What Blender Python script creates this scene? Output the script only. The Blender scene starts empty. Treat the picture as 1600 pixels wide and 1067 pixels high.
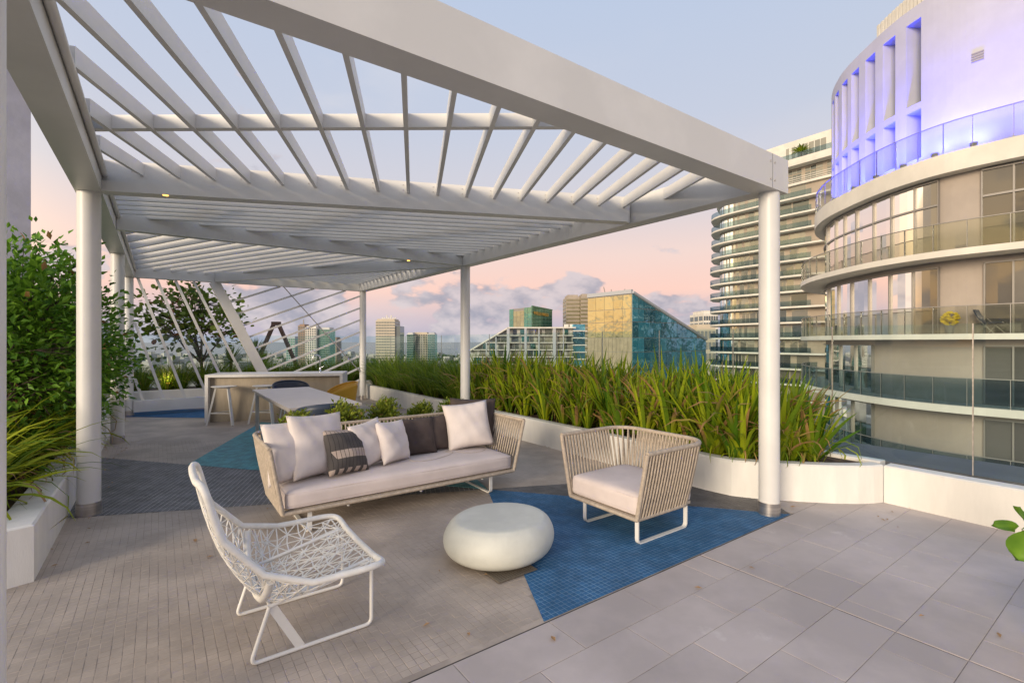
import bpy, bmesh, math, random
from mathutils import Vector, Matrix
R = math.radians
random.seed(7)
SC = bpy.context.scene
COL = SC.collection

# ------------------------------------------------------------------ camera
EYE = 1.5
F = 762.0                      # focal length in pixels of a 1600 px wide frame
cam_d = bpy.data.cameras.new('camera')
cam = bpy.data.objects.new('camera', cam_d); COL.objects.link(cam)
cam.location = (0, 0, EYE); cam.rotation_euler = (R(90), 0, 0)
cam_d.sensor_width = 36; cam_d.lens = 36 * F / 1600
cam_d.clip_start = 0.05; cam_d.clip_end = 60000
SC.camera = cam

# ------------------------------------------------------------------ sky
SUNSET = Vector((-0.94, -0.33, 0)).normalized()
def make_world():
    w = bpy.data.worlds.new('World'); SC.world = w; w.use_nodes = True; w.cycles.sampling_method = 'NONE'
    nt = w.node_tree; N = nt.nodes; L = nt.links; N.clear()
    out = N.new('ShaderNodeOutputWorld'); bg = N.new('ShaderNodeBackground')
    tc = N.new('ShaderNodeTexCoord'); sep = N.new('ShaderNodeSeparateXYZ')
    L.new(tc.outputs['Generated'], sep.inputs[0])
    def math_(op, a, b=None, c=None, clamp=False):
        n = N.new('ShaderNodeMath'); n.operation = op; n.use_clamp = clamp
        for i, v in enumerate((a, b, c)):
            if v is None: continue
            if isinstance(v, (int, float)): n.inputs[i].default_value = v
            else: L.new(v, n.inputs[i])
        return n.outputs[0]
    def ramp(fac, stops):
        n = N.new('ShaderNodeValToRGB'); e = n.color_ramp.elements
        while len(e) < len(stops): e.new(0.5)
        for el, (p, c) in zip(e, stops): el.position = p; el.color = (*c, 1)
        L.new(fac, n.inputs[0]); return n.outputs[0]
    def mix(fac, a, b, mode='MIX'):
        n = N.new('ShaderNodeMix'); n.data_type = 'RGBA'; n.blend_type = mode
        for i, v in ((0, fac), (6, a), (7, b)):
            if isinstance(v, (int, float)): n.inputs[i].default_value = v
            elif isinstance(v, tuple): n.inputs[i].default_value = (*v, 1)
            else: L.new(v, n.inputs[i])
        return n.outputs[2]
    def maprange(v, a, b, c, d, smooth=True):
        n = N.new('ShaderNodeMapRange'); n.interpolation_type = 'SMOOTHSTEP' if smooth else 'LINEAR'
        L.new(v, n.inputs[0])
        for i, x in ((1, a), (2, b), (3, c), (4, d)):
            if isinstance(x, (int, float)): n.inputs[i].default_value = x
            else: L.new(x, n.inputs[i])
        return n.outputs[0]
    z = math_('MAXIMUM', sep.outputs[2], 0.0)
    # clear dusk sky: grey-lavender belt, pink band, pale blue above
    base = ramp(z, [(0.0, (0.35, 0.35, 0.45)), (0.045, (0.47, 0.39, 0.44)), (0.10, (0.74, 0.485, 0.415)),
                    (0.17, (0.68, 0.515, 0.47)), (0.27, (0.51, 0.49, 0.53)), (0.40, (0.43, 0.465, 0.56)),
                    (0.60, (0.375, 0.445, 0.58)), (1.0, (0.29, 0.36, 0.53))])
    sunny = ramp(z, [(0.0, (1.5, 0.82, 0.34)), (0.06, (2.3, 1.40, 0.60)), (0.15, (2.1, 1.48, 0.80)),
                     (0.30, (1.45, 1.18, 0.86)), (0.52, (0.76, 0.72, 0.66)), (1.0, (0.30, 0.36, 0.50))])
    dot = math_('ADD', math_('MULTIPLY', sep.outputs[0], SUNSET.x), math_('MULTIPLY', sep.outputs[1], SUNSET.y))
    glow = maprange(dot, 0.30, 0.95, 0.0, 1.0)
    sky = mix(glow, base, sunny)
    nish = N.new('ShaderNodeTexSky'); nish.sky_type = 'NISHITA'; nish.sun_disc = False
    nish.sun_elevation = R(4); nish.sun_rotation = math.atan2(SUNSET.x, SUNSET.y)
    sc = N.new('ShaderNodeVectorMath'); sc.operation = 'SCALE'; sc.inputs['Scale'].default_value = 0.06
    L.new(nish.outputs[0], sc.inputs[0])
    sky = mix(0.08, sky, sc.outputs[0])
    # broken cumulus, thick towards the horizon
    def cloud(scale, seed, stretch, detail=8.0, dist=0.0, rough=0.55):
        m = N.new('ShaderNodeMapping'); m.inputs['Scale'].default_value = (scale, scale, scale * stretch)
        m.inputs['Location'].default_value = (seed, seed * 0.7, seed * 0.3)
        L.new(tc.outputs['Generated'], m.inputs[0])
        n = N.new('ShaderNodeTexNoise'); n.inputs['Scale'].default_value = 1.0; n.inputs['Detail'].default_value = detail
        n.inputs['Roughness'].default_value = rough; n.inputs['Distortion'].default_value = dist
        L.new(m.outputs[0], n.inputs[0]); return n.outputs[0]
    big = cloud(5.0, 3.3, 2.1, 5.0)
    fine = cloud(13.0, 8.1, 1.7, 4.0)
    n1 = math_('ADD', math_('MULTIPLY', big, 0.74), math_('MULTIPLY', fine, 0.26))
    th = maprange(z, 0.03, 0.26, 0.43, 0.615, False)
    right = maprange(sep.outputs[0], 0.0, 0.35, 0.0, 0.055)
    th = math_('ADD', th, right)
    cov = maprange(n1, th, math_('ADD', th, 0.05), 0.0, 1.0)
    shade = maprange(fine, 0.38, 0.64, 0.0, 1.0)
    ccol = mix(shade, (0.25, 0.26, 0.32), (0.48, 0.43, 0.45))
    ccol_s = mix(shade, (0.42, 0.37, 0.34), (1.1, 0.85, 0.6))
    ccol = mix(glow, ccol, ccol_s)
    sky = mix(math_('MULTIPLY', cov, 0.9), sky, ccol)
    # thin high veil on the sunset side and overhead
    veil = cloud(2.1, 11.7, 2.6, 5.0, 0.0)
    vm = math_('MULTIPLY', maprange(veil, 0.50, 0.66, 0.0, 1.0), maprange(sep.outputs[0], -0.65, -0.05, 0.62, 0.05))
    sky = mix(vm, sky, (0.62, 0.57, 0.55))
    low = maprange(sep.outputs[2], -0.06, 0.0, 1.0, 0.0)
    sky = mix(low, sky, (0.16, 0.17, 0.18))
    L.new(sky, bg.inputs[0]); bg.inputs[1].default_value = 1.0
    L.new(bg.outputs[0], out.inputs[0])
make_world()

sun_d = bpy.data.lights.new('sun', 'SUN'); sun_d.energy = 2.1; sun_d.angle = R(20); sun_d.color = (1.0, 0.85, 0.66)
sun = bpy.data.objects.new('sun', sun_d); COL.objects.link(sun)
sun_dir = Vector((-0.55, -0.82, 0.20)).normalized()
sun.rotation_euler = sun_dir.to_track_quat('Z', 'Y').to_euler()
sun.location = (-20, -10, 20)

vs = SC.view_settings
vs.view_transform = 'Standard'; vs.look = 'None'; vs.gamma = 1.0; vs.exposure = 0.54; vs.use_curve_mapping = False

cy = SC.cycles; cy.max_bounces = 7; cy.diffuse_bounces = 2; cy.glossy_bounces = 3; cy.transmission_bounces = 4; cy.transparent_max_bounces = 24

# ------------------------------------------------------------------ materials
MAT = {}
def mat(name, col, rough=0.6, metal=0.0, var=0.0, vscale=6.0, bump=0.0, bscale=40.0, spec=0.5, objvar=0.0, col2=None,
        ior=None, coat=0.0, stretch=(1, 1, 1), detail=6.0, vmin=0.42, vmax=0.62):
    m = bpy.data.materials.new(name); m.use_nodes = True; nt = m.node_tree; N = nt.nodes; L = nt.links
    b = N['Principled BSDF']; b.inputs['Roughness'].default_value = rough; b.inputs['Metallic'].default_value = metal
    b.inputs['Specular IOR Level'].default_value = spec
    if ior: b.inputs['IOR'].default_value = ior
    if coat: b.inputs['Coat Weight'].default_value = coat
    b.inputs['Base Color'].default_value = (*col, 1)
    co = None
    tc = N.new('ShaderNodeTexCoord'); mp = N.new('ShaderNodeMapping'); mp.inputs['Scale'].default_value = stretch
    geo = N.new('ShaderNodeNewGeometry'); L.new(geo.outputs['Position'], mp.inputs[0])
    if var or col2:
        n = N.new('ShaderNodeTexNoise'); n.inputs['Scale'].default_value = vscale; n.inputs['Detail'].default_value = detail
        n.inputs['Roughness'].default_value = 0.6
        L.new(mp.outputs[0], n.inputs[0])
        r = N.new('ShaderNodeMapRange'); r.inputs[1].default_value = vmin; r.inputs[2].default_value = vmax
        L.new(n.outputs[0], r.inputs[0])
        mx = N.new('ShaderNodeMix'); mx.data_type = 'RGBA'
        lo = tuple(c * (1 - var) for c in col); hi = col2 if col2 else tuple(min(1, c * (1 + var)) for c in col)
        mx.inputs[6].default_value = (*lo, 1); mx.inputs[7].default_value = (*hi, 1)
        L.new(r.outputs[0], mx.inputs[0]); co = mx.outputs[2]
    if objvar:
        oi = N.new('ShaderNodeObjectInfo'); r2 = N.new('ShaderNodeMapRange')
        r2.inputs[3].default_value = 1 - objvar; r2.inputs[4].default_value = 1 + objvar
        L.new(oi.outputs['Random'], r2.inputs[0])
        vm = N.new('ShaderNodeVectorMath'); vm.operation = 'SCALE'
        if co: L.new(co, vm.inputs[0])
        else: vm.inputs[0].default_value = col
        L.new(r2.outputs[0], vm.inputs['Scale']); co = vm.outputs[0]
    if co: L.new(co, b.inputs['Base Color'])
    if bump:
        n = N.new('ShaderNodeTexNoise'); n.inputs['Scale'].default_value = bscale; n.inputs['Detail'].default_value = 5
        L.new(mp.outputs[0], n.inputs[0])
        bp = N.new('ShaderNodeBump'); bp.inputs['Strength'].default_value = bump; bp.inputs['Distance'].default_value = 0.01
        L.new(n.outputs[0], bp.inputs['Height']); L.new(bp.outputs[0], b.inputs['Normal'])
    MAT[name] = m; return m

def glass_mat(name, tint, gloss=(1, 1, 1), ior=1.5, rough=0.0, base_gloss=0.0):
    m = bpy.data.materials.new(name); m.use_nodes = True; nt = m.node_tree; N = nt.nodes; L = nt.links; N.clear()
    o = N.new('ShaderNodeOutputMaterial'); t = N.new('ShaderNodeBsdfTransparent'); g = N.new('ShaderNodeBsdfGlossy')
    t.inputs[0].default_value = (*tint, 1); g.inputs[0].default_value = (*gloss, 1); g.inputs['Roughness'].default_value = rough
    fr = N.new('ShaderNodeFresnel'); fr.inputs[0].default_value = ior
    ad = N.new('ShaderNodeMath'); ad.operation = 'ADD'; ad.use_clamp = True; ad.inputs[1].default_value = base_gloss
    L.new(fr.outputs[0], ad.inputs[0])
    geo = N.new('ShaderNodeNewGeometry'); inv = N.new('ShaderNodeMath'); inv.operation = 'SUBTRACT'; inv.inputs[0].default_value = 1.0
    L.new(geo.outputs['Backfacing'], inv.inputs[1]); fm = N.new('ShaderNodeMath'); fm.operation = 'MULTIPLY'   # reflect once, on the outer faces only
    L.new(ad.outputs[0], fm.inputs[0]); L.new(inv.outputs[0], fm.inputs[1])
    mx = N.new('ShaderNodeMixShader'); L.new(fm.outputs[0], mx.inputs[0]); L.new(t.outputs[0], mx.inputs[1]); L.new(g.outputs[0], mx.inputs[2])
    L.new(mx.outputs[0], o.inputs[0]); MAT[name] = m; return m

def window_mat(name, base, refl=0.35, tint=(1, 1, 1), wave=0.02, objvar=0.4, col2=None):
    """facade glass: a dark room or blind behind a mirror-like outer face, slightly rippled"""
    m = bpy.data.materials.new(name); m.use_nodes = True; nt = m.node_tree; N = nt.nodes; L = nt.links; N.clear()
    o = N.new('ShaderNodeOutputMaterial'); d = N.new('ShaderNodeBsdfDiffuse'); g = N.new('ShaderNodeBsdfGlossy')
    g.inputs['Roughness'].default_value = 0.03; g.inputs[0].default_value = (*tint, 1)
    oi = N.new('ShaderNodeObjectInfo'); mc = N.new('ShaderNodeMix'); mc.data_type = 'RGBA'
    c2 = col2 if col2 else tuple(c * (1 + objvar * 2) for c in base)
    mc.inputs[6].default_value = (*[c * (1 - objvar) for c in base], 1); mc.inputs[7].default_value = (*c2, 1)
    L.new(oi.outputs['Random'], mc.inputs[0]); L.new(mc.outputs[2], d.inputs[0])
    fr = N.new('ShaderNodeFresnel'); fr.inputs[0].default_value = 1.55
    ad = N.new('ShaderNodeMath'); ad.operation = 'ADD'; ad.use_clamp = True; ad.inputs[1].default_value = refl; L.new(fr.outputs[0], ad.inputs[0])
    geo = N.new('ShaderNodeNewGeometry'); n = N.new('ShaderNodeTexNoise'); n.inputs['Scale'].default_value = 0.5; n.inputs['Detail'].default_value = 2
    L.new(geo.outputs['Position'], n.inputs[0])
    bp = N.new('ShaderNodeBump'); bp.inputs['Strength'].default_value = wave; bp.inputs['Distance'].default_value = 1.0
    L.new(n.outputs[0], bp.inputs['Height']); L.new(bp.outputs[0], g.inputs['Normal'])
    mx = N.new('ShaderNodeMixShader'); L.new(ad.outputs[0], mx.inputs[0]); L.new(d.outputs[0], mx.inputs[1]); L.new(g.outputs[0], mx.inputs[2])
    L.new(mx.outputs[0], o.inputs[0]); MAT[name] = m; return m

def leaf_mat(name, dark, light, dry=(0.30, 0.17, 0.06), gloss=0.45, trans=0.25):
    """leaf colour from the mesh's own attribute: x = position along the leaf, y = random, z = dryness"""
    m = bpy.data.materials.new(name); m.use_nodes = True; nt = m.node_tree; N = nt.nodes; L = nt.links
    b = N['Principled BSDF']; out = N['Material Output']; b.inputs['Roughness'].default_value = gloss + 0.12; b.inputs['Specular IOR Level'].default_value = 0.3
    at = N.new('ShaderNodeAttribute'); at.attribute_name = 'leaf'; sp = N.new('ShaderNodeSeparateXYZ'); L.new(at.outputs['Vector'], sp.inputs[0])
    mx = N.new('ShaderNodeMix'); mx.data_type = 'RGBA'; mx.inputs[6].default_value = (*dark, 1); mx.inputs[7].default_value = (*light, 1)
    oi = N.new('ShaderNodeObjectInfo')
    a = N.new('ShaderNodeMath'); a.operation = 'MULTIPLY_ADD'; a.inputs[1].default_value = 0.3; a.inputs[2].default_value = -0.15; L.new(oi.outputs['Random'], a.inputs[0])
    a2 = N.new('ShaderNodeMath'); a2.operation = 'ADD'; a2.use_clamp = True; L.new(a.outputs[0], a2.inputs[0]); L.new(sp.outputs[1], a2.inputs[1])
    L.new(a2.outputs[0], mx.inputs[0])
    m2 = N.new('ShaderNodeMix'); m2.data_type = 'RGBA'; m2.inputs[7].default_value = (*dry, 1); L.new(mx.outputs[2], m2.inputs[6])
    tt = N.new('ShaderNodeMath'); tt.operation = 'ADD'; L.new(sp.outputs[0], tt.inputs[0]); L.new(sp.outputs[2], tt.inputs[1])
    mr = N.new('ShaderNodeMapRange'); mr.inputs[1].default_value = 1.15; mr.inputs[2].default_value = 1.5; L.new(tt.outputs[0], mr.inputs[0])
    L.new(mr.outputs[0], m2.inputs[0]); L.new(m2.outputs[2], b.inputs['Base Color'])
    tr = N.new('ShaderNodeBsdfTranslucent'); L.new(m2.outputs[2], tr.inputs[0])
    ms = N.new('ShaderNodeMixShader'); ms.inputs[0].default_value = trans
    L.new(b.outputs[0], ms.inputs[1]); L.new(tr.outputs[0], ms.inputs[2]); L.new(ms.outputs[0], out.inputs[0])
    MAT[name] = m; return m

def emit_mat(name, col, strength):
    m = bpy.data.materials.new(name); m.use_nodes = True; nt = m.node_tree
    b = nt.nodes['Principled BSDF']; b.inputs['Base Color'].default_value = (*col, 1)
    b.inputs['Emission Color'].default_value = (*col, 1); b.inputs['Emission Strength'].default_value = strength
    MAT[name] = m; return m

mat('white_paint', (0.72, 0.70, 0.66), 0.45, var=0.04, vscale=2.5, bump=0.03, bscale=120)
mat('pergola_paint', (0.71, 0.695, 0.665), 0.40, var=0.05, vscale=1.3, bump=0.03, bscale=14, detail=9)
mat('stucco', (0.78, 0.755, 0.70), 0.8, var=0.035, vscale=3.0, bump=0.12, bscale=70, stretch=(2.2, 2.2, 0.5), detail=9)
mat('steel', (0.58, 0.54, 0.50), 0.32, metal=0.9, var=0.12, vscale=3, stretch=(1, 1, 14))
mat('mosaic_beige', (0.43, 0.36, 0.30), 0.6, var=0.17, vscale=1.7, bump=0.06, bscale=150, objvar=0.05)
mat('grout_beige', (0.385, 0.322, 0.268), 0.9, var=0.2, vscale=3.0)
mat('mosaic_blue', (0.034, 0.125, 0.26), 0.6, spec=0.2, var=0.14, vscale=5, objvar=0.12)
mat('grout_blue', (0.17, 0.27, 0.37), 0.85, var=0.2, vscale=5)
mat('mosaic_teal', (0.06, 0.30, 0.345), 0.5, var=0.22, vscale=8)
mat('grout_teal', (0.10, 0.29, 0.34), 0.85)
mat('mosaic_grey', (0.105, 0.107, 0.118), 0.5, var=0.3, vscale=7)
mat('grout_grey', (0.38, 0.36, 0.35), 0.85, var=0.2, vscale=5)
mat('mosaic_charcoal', (0.10, 0.092, 0.09), 0.5, var=0.25, vscale=7)
mat('grout_charcoal', (0.15, 0.14, 0.135), 0.85)
mat('paver_joint', (0.32, 0.27, 0.245), 0.95, var=0.3, vscale=4)
mat('soil', (0.085, 0.05, 0.032), 0.95, var=0.5, vscale=18, bump=0.9, bscale=45)
mat('concrete_ledge', (0.13, 0.13, 0.135), 0.75, var=0.1, vscale=2)
mat('rope', (0.46, 0.385, 0.305), 0.8, var=0.12, vscale=30, bump=0.25, bscale=300)
mat('white_metal', (0.76, 0.74, 0.70), 0.38)
mat('woven_white', (0.78, 0.755, 0.70), 0.55, var=0.05, vscale=20)
mat('cushion', (0.66, 0.575, 0.545), 0.9, var=0.05, vscale=3.5, bump=0.12, bscale=350)
mat('pillow_white', (0.72, 0.645, 0.61), 0.92, var=0.05, vscale=4, bump=0.12, bscale=330)
mat('pillow_dark', (0.080, 0.058, 0.050), 0.92, var=0.14, vscale=6, bump=0.14, bscale=330)
mat('table_resin', (0.61, 0.61, 0.54), 0.5, var=0.06, vscale=4, bump=0.10, bscale=220, detail=9)
mat('bar_panel', (0.40, 0.335, 0.25), 0.65, var=0.08, vscale=9, stretch=(1, 1, 0.2))
mat('quartz', (0.72, 0.70, 0.67), 0.3, var=0.04, vscale=14)
mat('table_white', (0.58, 0.53, 0.49), 0.35, var=0.04, vscale=3)
mat('navy_plastic', (0.035, 0.05, 0.085), 0.45)
mat('yellow_plastic', (0.62, 0.33, 0.025), 0.45)
mat('chrome', (0.75, 0.75, 0.76), 0.12, metal=1.0)
mat('drain_metal', (0.20, 0.17, 0.135), 0.6, metal=0.4)
mat('bark', (0.13, 0.095, 0.07), 0.9, var=0.35, vscale=16, bump=0.6, bscale=60)
mat('timber', (0.13, 0.082, 0.06), 0.8, var=0.3, vscale=5, stretch=(8, 8, 1))
mat('lavender_wall', (0.50, 0.485, 0.52), 0.9, var=0.09, vscale=1.5, bump=0.4, bscale=16)
mat('shadow_gap', (0.02, 0.02, 0.02), 0.9)
glass_mat('rail_glass', (0.88, 0.95, 0.945), ior=1.45)
leaf_mat('strap_leaf', (0.06, 0.145, 0.006), (0.35, 0.41, 0.011), dry=(0.38, 0.22, 0.085))
leaf_mat('grass_leaf', (0.05, 0.12, 0.008), (0.23, 0.32, 0.018), dry=(0.36, 0.24, 0.11))
leaf_mat('spider_leaf', (0.06, 0.15, 0.008), (0.40, 0.43, 0.016), dry=(0.42, 0.26, 0.13))
leaf_mat('ficus_leaf', (0.03, 0.12, 0.012), (0.22, 0.42, 0.035), gloss=0.38)
leaf_mat('grape_leaf', (0.05, 0.12, 0.02), (0.28, 0.35, 0.05), dry=(0.30, 0.12, 0.05), gloss=0.4)
leaf_mat('shrub_leaf', (0.09, 0.16, 0.015), (0.36, 0.40, 0.04), gloss=0.4)
emit_mat('lamp_and_glint', (1.0, 0.50, 0.10), 2.2)  # emission for the garden lamp lenses and the imitated glints under the beams

def paver_material():
    m = mat('paver', (0.485, 0.42, 0.39), 0.62, var=0.11, vscale=1.3, bump=0.08, bscale=130, objvar=0.05)
    nt = m.node_tree; N = nt.nodes; L = nt.links; b = N['Principled BSDF']
    src = b.inputs['Base Color'].links[0].from_socket
    geo = N.new('ShaderNodeNewGeometry')
    n = N.new('ShaderNodeTexNoise'); n.inputs['Scale'].default_value = 1.25; n.inputs['Detail'].default_value = 9; n.inputs['Roughness'].default_value = 0.72
    L.new(geo.outputs['Position'], n.inputs[0])
    r = N.new('ShaderNodeMapRange'); r.inputs[1].default_value = 0.615; r.inputs[2].default_value = 0.70; r.inputs[4].default_value = 0.6
    L.new(n.outputs[0], r.inputs[0])
    mx = N.new('ShaderNodeMix'); mx.data_type = 'RGBA'; mx.inputs[7].default_value = (0.72, 0.66, 0.61, 1)
    L.new(r.outputs[0], mx.inputs[0]); L.new(src, mx.inputs[6]); L.new(mx.outputs[2], b.inputs['Base Color'])
paver_material()

# ------------------------------------------------------------------ helpers
def rot2(a): return Vector((math.cos(a), math.sin(a)))
U = Vector((0.8097, 0.587)); V = Vector((-0.587, 0.8097))     # the terrace grid
T = Vector((0.975, 0.222)); W = Vector((-0.222, 0.975))       # the skewed grid of the front bay
def uv(a, b): return U * a + V * b
def ray(px): return (px - 800.0) / F                           # X / Y of an image column
def gp(px, py, z=0.0):                                         # point at height z seen at a pixel
    y = F * (EYE - z) / (py - 533.0); return Vector((ray(px) * y, y, z))
def v3(p, z=0.0): return Vector((p[0], p[1], z))

class MB:
    def __init__(s): s.v = []; s.f = []; s.sm = []; s.attr = None
    def add(s, verts, faces, smooth=False):
        o = len(s.v); s.v.extend(tuple(p) for p in verts); s.f.extend(tuple(i + o for i in f) for f in faces)
        s.sm.extend([smooth] * len(faces)); return s
    def obox(s, c, ax, ay, az):
        """oriented box: centre and three half-axis vectors"""
        c = Vector(c); ax = Vector(ax); ay = Vector(ay); az = Vector(az)
        p = [c + ax * i + ay * j + az * k for k in (-1, 1) for j in (-1, 1) for i in (-1, 1)]
        f = [(0, 2, 3, 1), (4, 5, 7, 6), (0, 1, 5, 4), (2, 6, 7, 3), (0, 4, 6, 2), (1, 3, 7, 5)]
        if ax.cross(ay).dot(az) < 0: f = [tuple(reversed(q)) for q in f]
        return s.add(p, f)
    def beam(s, p, q, w, z0, z1):
        """horizontal bar between plan points p, q, width w, from z0 to z1"""
        p = Vector(p[:2]); q = Vector(q[:2]); d = (q - p); n = Vector((-d.y, d.x)).normalized() * w / 2
        c = (p + q) / 2
        return s.obox((c.x, c.y, (z0 + z1) / 2), (d.x / 2, d.y / 2, 0), (n.x, n.y, 0), (0, 0, (z1 - z0) / 2))
    def bar(s, p, q, w, h, up=(0, 0, 1)):
        """bar between two 3D points, section w x h"""
        p = Vector(p); q = Vector(q); d = q - p; up = Vector(up)
        x = d.cross(up)
        if x.length < 1e-6: x = d.cross(Vector((1, 0, 0)))
        x.normalize(); y = x.cross(d).normalized()
        return s.obox((p + q) / 2, d / 2, x * w / 2, y * h / 2)
    def prism(s, poly, z0, z1):
        n = len(poly); a = sum(poly[i][0] * poly[(i + 1) % n][1] - poly[(i + 1) % n][0] * poly[i][1] for i in range(n))
        if a < 0: poly = list(reversed(poly))
        vs_ = [(p[0], p[1], z0) for p in poly] + [(p[0], p[1], z1) for p in poly]
        fs = [tuple(reversed(range(n))), tuple(range(n, 2 * n))] + [(i, (i + 1) % n, n + (i + 1) % n, n + i) for i in range(n)]
        return s.add(vs_, fs)
    def tube(s, path, r, n=8, closed=False, cap=True, smooth=True):
        path = [Vector(p) for p in path]; m = len(path); rr = r if isinstance(r, (list, tuple)) else [r] * m
        rings = []; prev = None
        for i, p in enumerate(path):
            if closed: d = path[(i + 1) % m] - path[i - 1]
            else: d = path[min(i + 1, m - 1)] - path[max(i - 1, 0)]
            if d.length < 1e-9: d = Vector((0, 0, 1))
            d.normalize()
            if prev is None:
                x = d.orthogonal().normalized()
            else:
                x = (prev - d * prev.dot(d))
                x = x.normalized() if x.length > 1e-6 else d.orthogonal().normalized()
            prev = x; y = d.cross(x)
            rings.append([p + (x * math.cos(2 * math.pi * k / n) + y * math.sin(2 * math.pi * k / n)) * rr[i] for k in range(n)])
        vs_ = [q for rg in rings for q in rg]; fs = []
        for i in range(m if closed else m - 1):
            a = i * n; b = ((i + 1) % m) * n
            for k in range(n): fs.append((a + k, a + (k + 1) % n, b + (k + 1) % n, b + k))
        s.add(vs_, fs, smooth)
        if cap and not closed: s.add(rings[0], [tuple(reversed(range(n)))]); s.add(rings[-1], [tuple(range(n))])
        return s
    def lathe(s, prof, c, n=24, sx=1.0, sy=1.0, ang=0.0, smooth=True):
        vs_ = []; fs = []; ca, sa = math.cos(ang), math.sin(ang)
        for (r, z) in prof:
            for k in range(n):
                t = 2 * math.pi * k / n; x = r * math.cos(t) * sx; y = r * math.sin(t) * sy
                vs_.append((c[0] + x * ca - y * sa, c[1] + x * sa + y * ca, c[2] + z))
        for i in range(len(prof) - 1):
            for k in range(n): fs.append((i * n + k, i * n + (k + 1) % n, (i + 1) * n + (k + 1) % n, (i + 1) * n + k))
        s.add(vs_, fs, smooth)
        s.add(vs_[:n], [tuple(reversed(range(n)))]); s.add(vs_[-n:], [tuple(range(n))]); return s
    def mesh(s, name, m, off=None):
        me = bpy.data.meshes.new(name)
        vv = s.v if off is None else [(p[0] - off[0], p[1] - off[1], p[2] - off[2]) for p in s.v]
        me.from_pydata(vv, [], s.f); me.materials.append(MAT[m] if isinstance(m, str) else m)
        if any(s.sm): me.polygons.foreach_set('use_smooth', s.sm)
        if s.attr:
            a = me.attributes.new('leaf', 'FLOAT_VECTOR', 'POINT'); a.data.foreach_set('vector', [c for t in s.attr for c in t])
        me.update(); return me
    def build(s, name, m, parent=None, loc=None, smooth_angle=None):
        """link as one mesh object; a child keeps world placement by subtracting its ancestors' locations"""
        off = Vector((0, 0, 0)); q = parent
        while q is not None: off += q.location; q = q.parent
        if parent is None and loc is not None: off = Vector(loc)
        o = bpy.data.objects.new(name, s.mesh(name, m, off)); COL.objects.link(o)
        if parent is not None: o.parent = parent
        elif loc is not None: o.location = loc
        return o

def thing(name, label, cat, loc=(0, 0, 0), group=None, rz=0.0):
    o = bpy.data.objects.new(name, None); COL.objects.link(o); o.location = loc; o.rotation_euler = (0, 0, rz)
    o.empty_display_size = 0.2; return tag(o, label, cat, group)
def tag(o, label=None, cat=None, group=None, kind=None):
    if label: o['label'] = label
    if cat: o['category'] = cat
    if group: o['group'] = group
    if kind: o['kind'] = kind
    return o
def place(name, me, parent=None, loc=(0, 0, 0), rz=0.0, sc=1.0, rot=None):
    o = bpy.data.objects.new(name, me); COL.objects.link(o); o.location = loc
    o.rotation_euler = rot if rot else (0, 0, rz)
    o.scale = (sc, sc, sc) if isinstance(sc, (int, float)) else sc
    if parent: o.parent = parent
    return o
def rbox_mesh(name, sx, sy, sz, r, m, puff=0.0, seed=0):
    """soft upholstered block: rounded box, domed top, faint sags; origin at the bottom centre"""
    rn = random.Random(seed); ph = [rn.uniform(0, 6) for _ in range(4)]
    bm = bmesh.new(); bmesh.ops.create_cube(bm, size=2.0); bmesh.ops.subdivide_edges(bm, edges=bm.edges[:], cuts=15, use_grid_fill=True)
    h = Vector((sx / 2, sy / 2, sz / 2)); inn = h - Vector((r, r, r))
    for v in bm.verts:
        x, y, z = v.co; sq = lambda t, a: math.copysign(1 - (1 - abs(t)) ** (1.0 + 0.9 * a), t)   # crowd samples towards the edges
        p = Vector((sq(x, 1) * h.x, sq(y, 1) * h.y, z * h.z)); q = Vector((max(-inn.x, min(inn.x, p.x)), max(-inn.y, min(inn.y, p.y)), max(-inn.z, min(inn.z, p.z))))
        d = p - q; p = q + d.normalized() * r if d.length > 1e-9 else p
        fx = 1 - (p.x / h.x) ** 4; fy = 1 - (p.y / h.y) ** 4
        if p.z > 0: p.z += puff * fx * fy * (0.9 + 0.12 * math.sin(5.1 * p.x + ph[0]) * math.sin(6.3 * p.y + ph[1]))
        if abs(p.y) > h.y * 0.9: p.y += math.copysign(0.006 * math.sin(3.7 * p.x + ph[2]), p.y)
        v.co = p + Vector((0, 0, sz / 2))
    for f in bm.faces: f.smooth = True
    me = bpy.data.meshes.new(name); bm.to_mesh(me); bm.free(); me.materials.append(MAT[m]); return me
def clip_line(p, d, poly):
    """the part of the line p + t d inside a convex polygon"""
    t0, t1 = -1e9, 1e9; n = len(poly)
    ar = sum(poly[i][0] * poly[(i + 1) % n][1] - poly[(i + 1) % n][0] * poly[i][1] for i in range(n))
    if ar < 0: poly = list(reversed(poly))
    for i in range(n):
        a = Vector(poly[i][:2]); b = Vector(poly[(i + 1) % n][:2]); e = b - a; nn = Vector((-e.y, e.x)).normalized()
        den = nn.dot(d); num = nn.dot(p - a)
        if abs(den) < 1e-9:
            if num < 0: return None
            continue
        t = -num / den
        if den > 0: t0 = max(t0, t)
        else: t1 = min(t1, t)
    return (t0, t1) if t1 - t0 > 0.05 else None
def meet(p, d, q, e):
    den = d.x * e.y - d.y * e.x; w = q - p; t = (w.x * e.y - w.y * e.x) / den; return p + d * t
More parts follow.
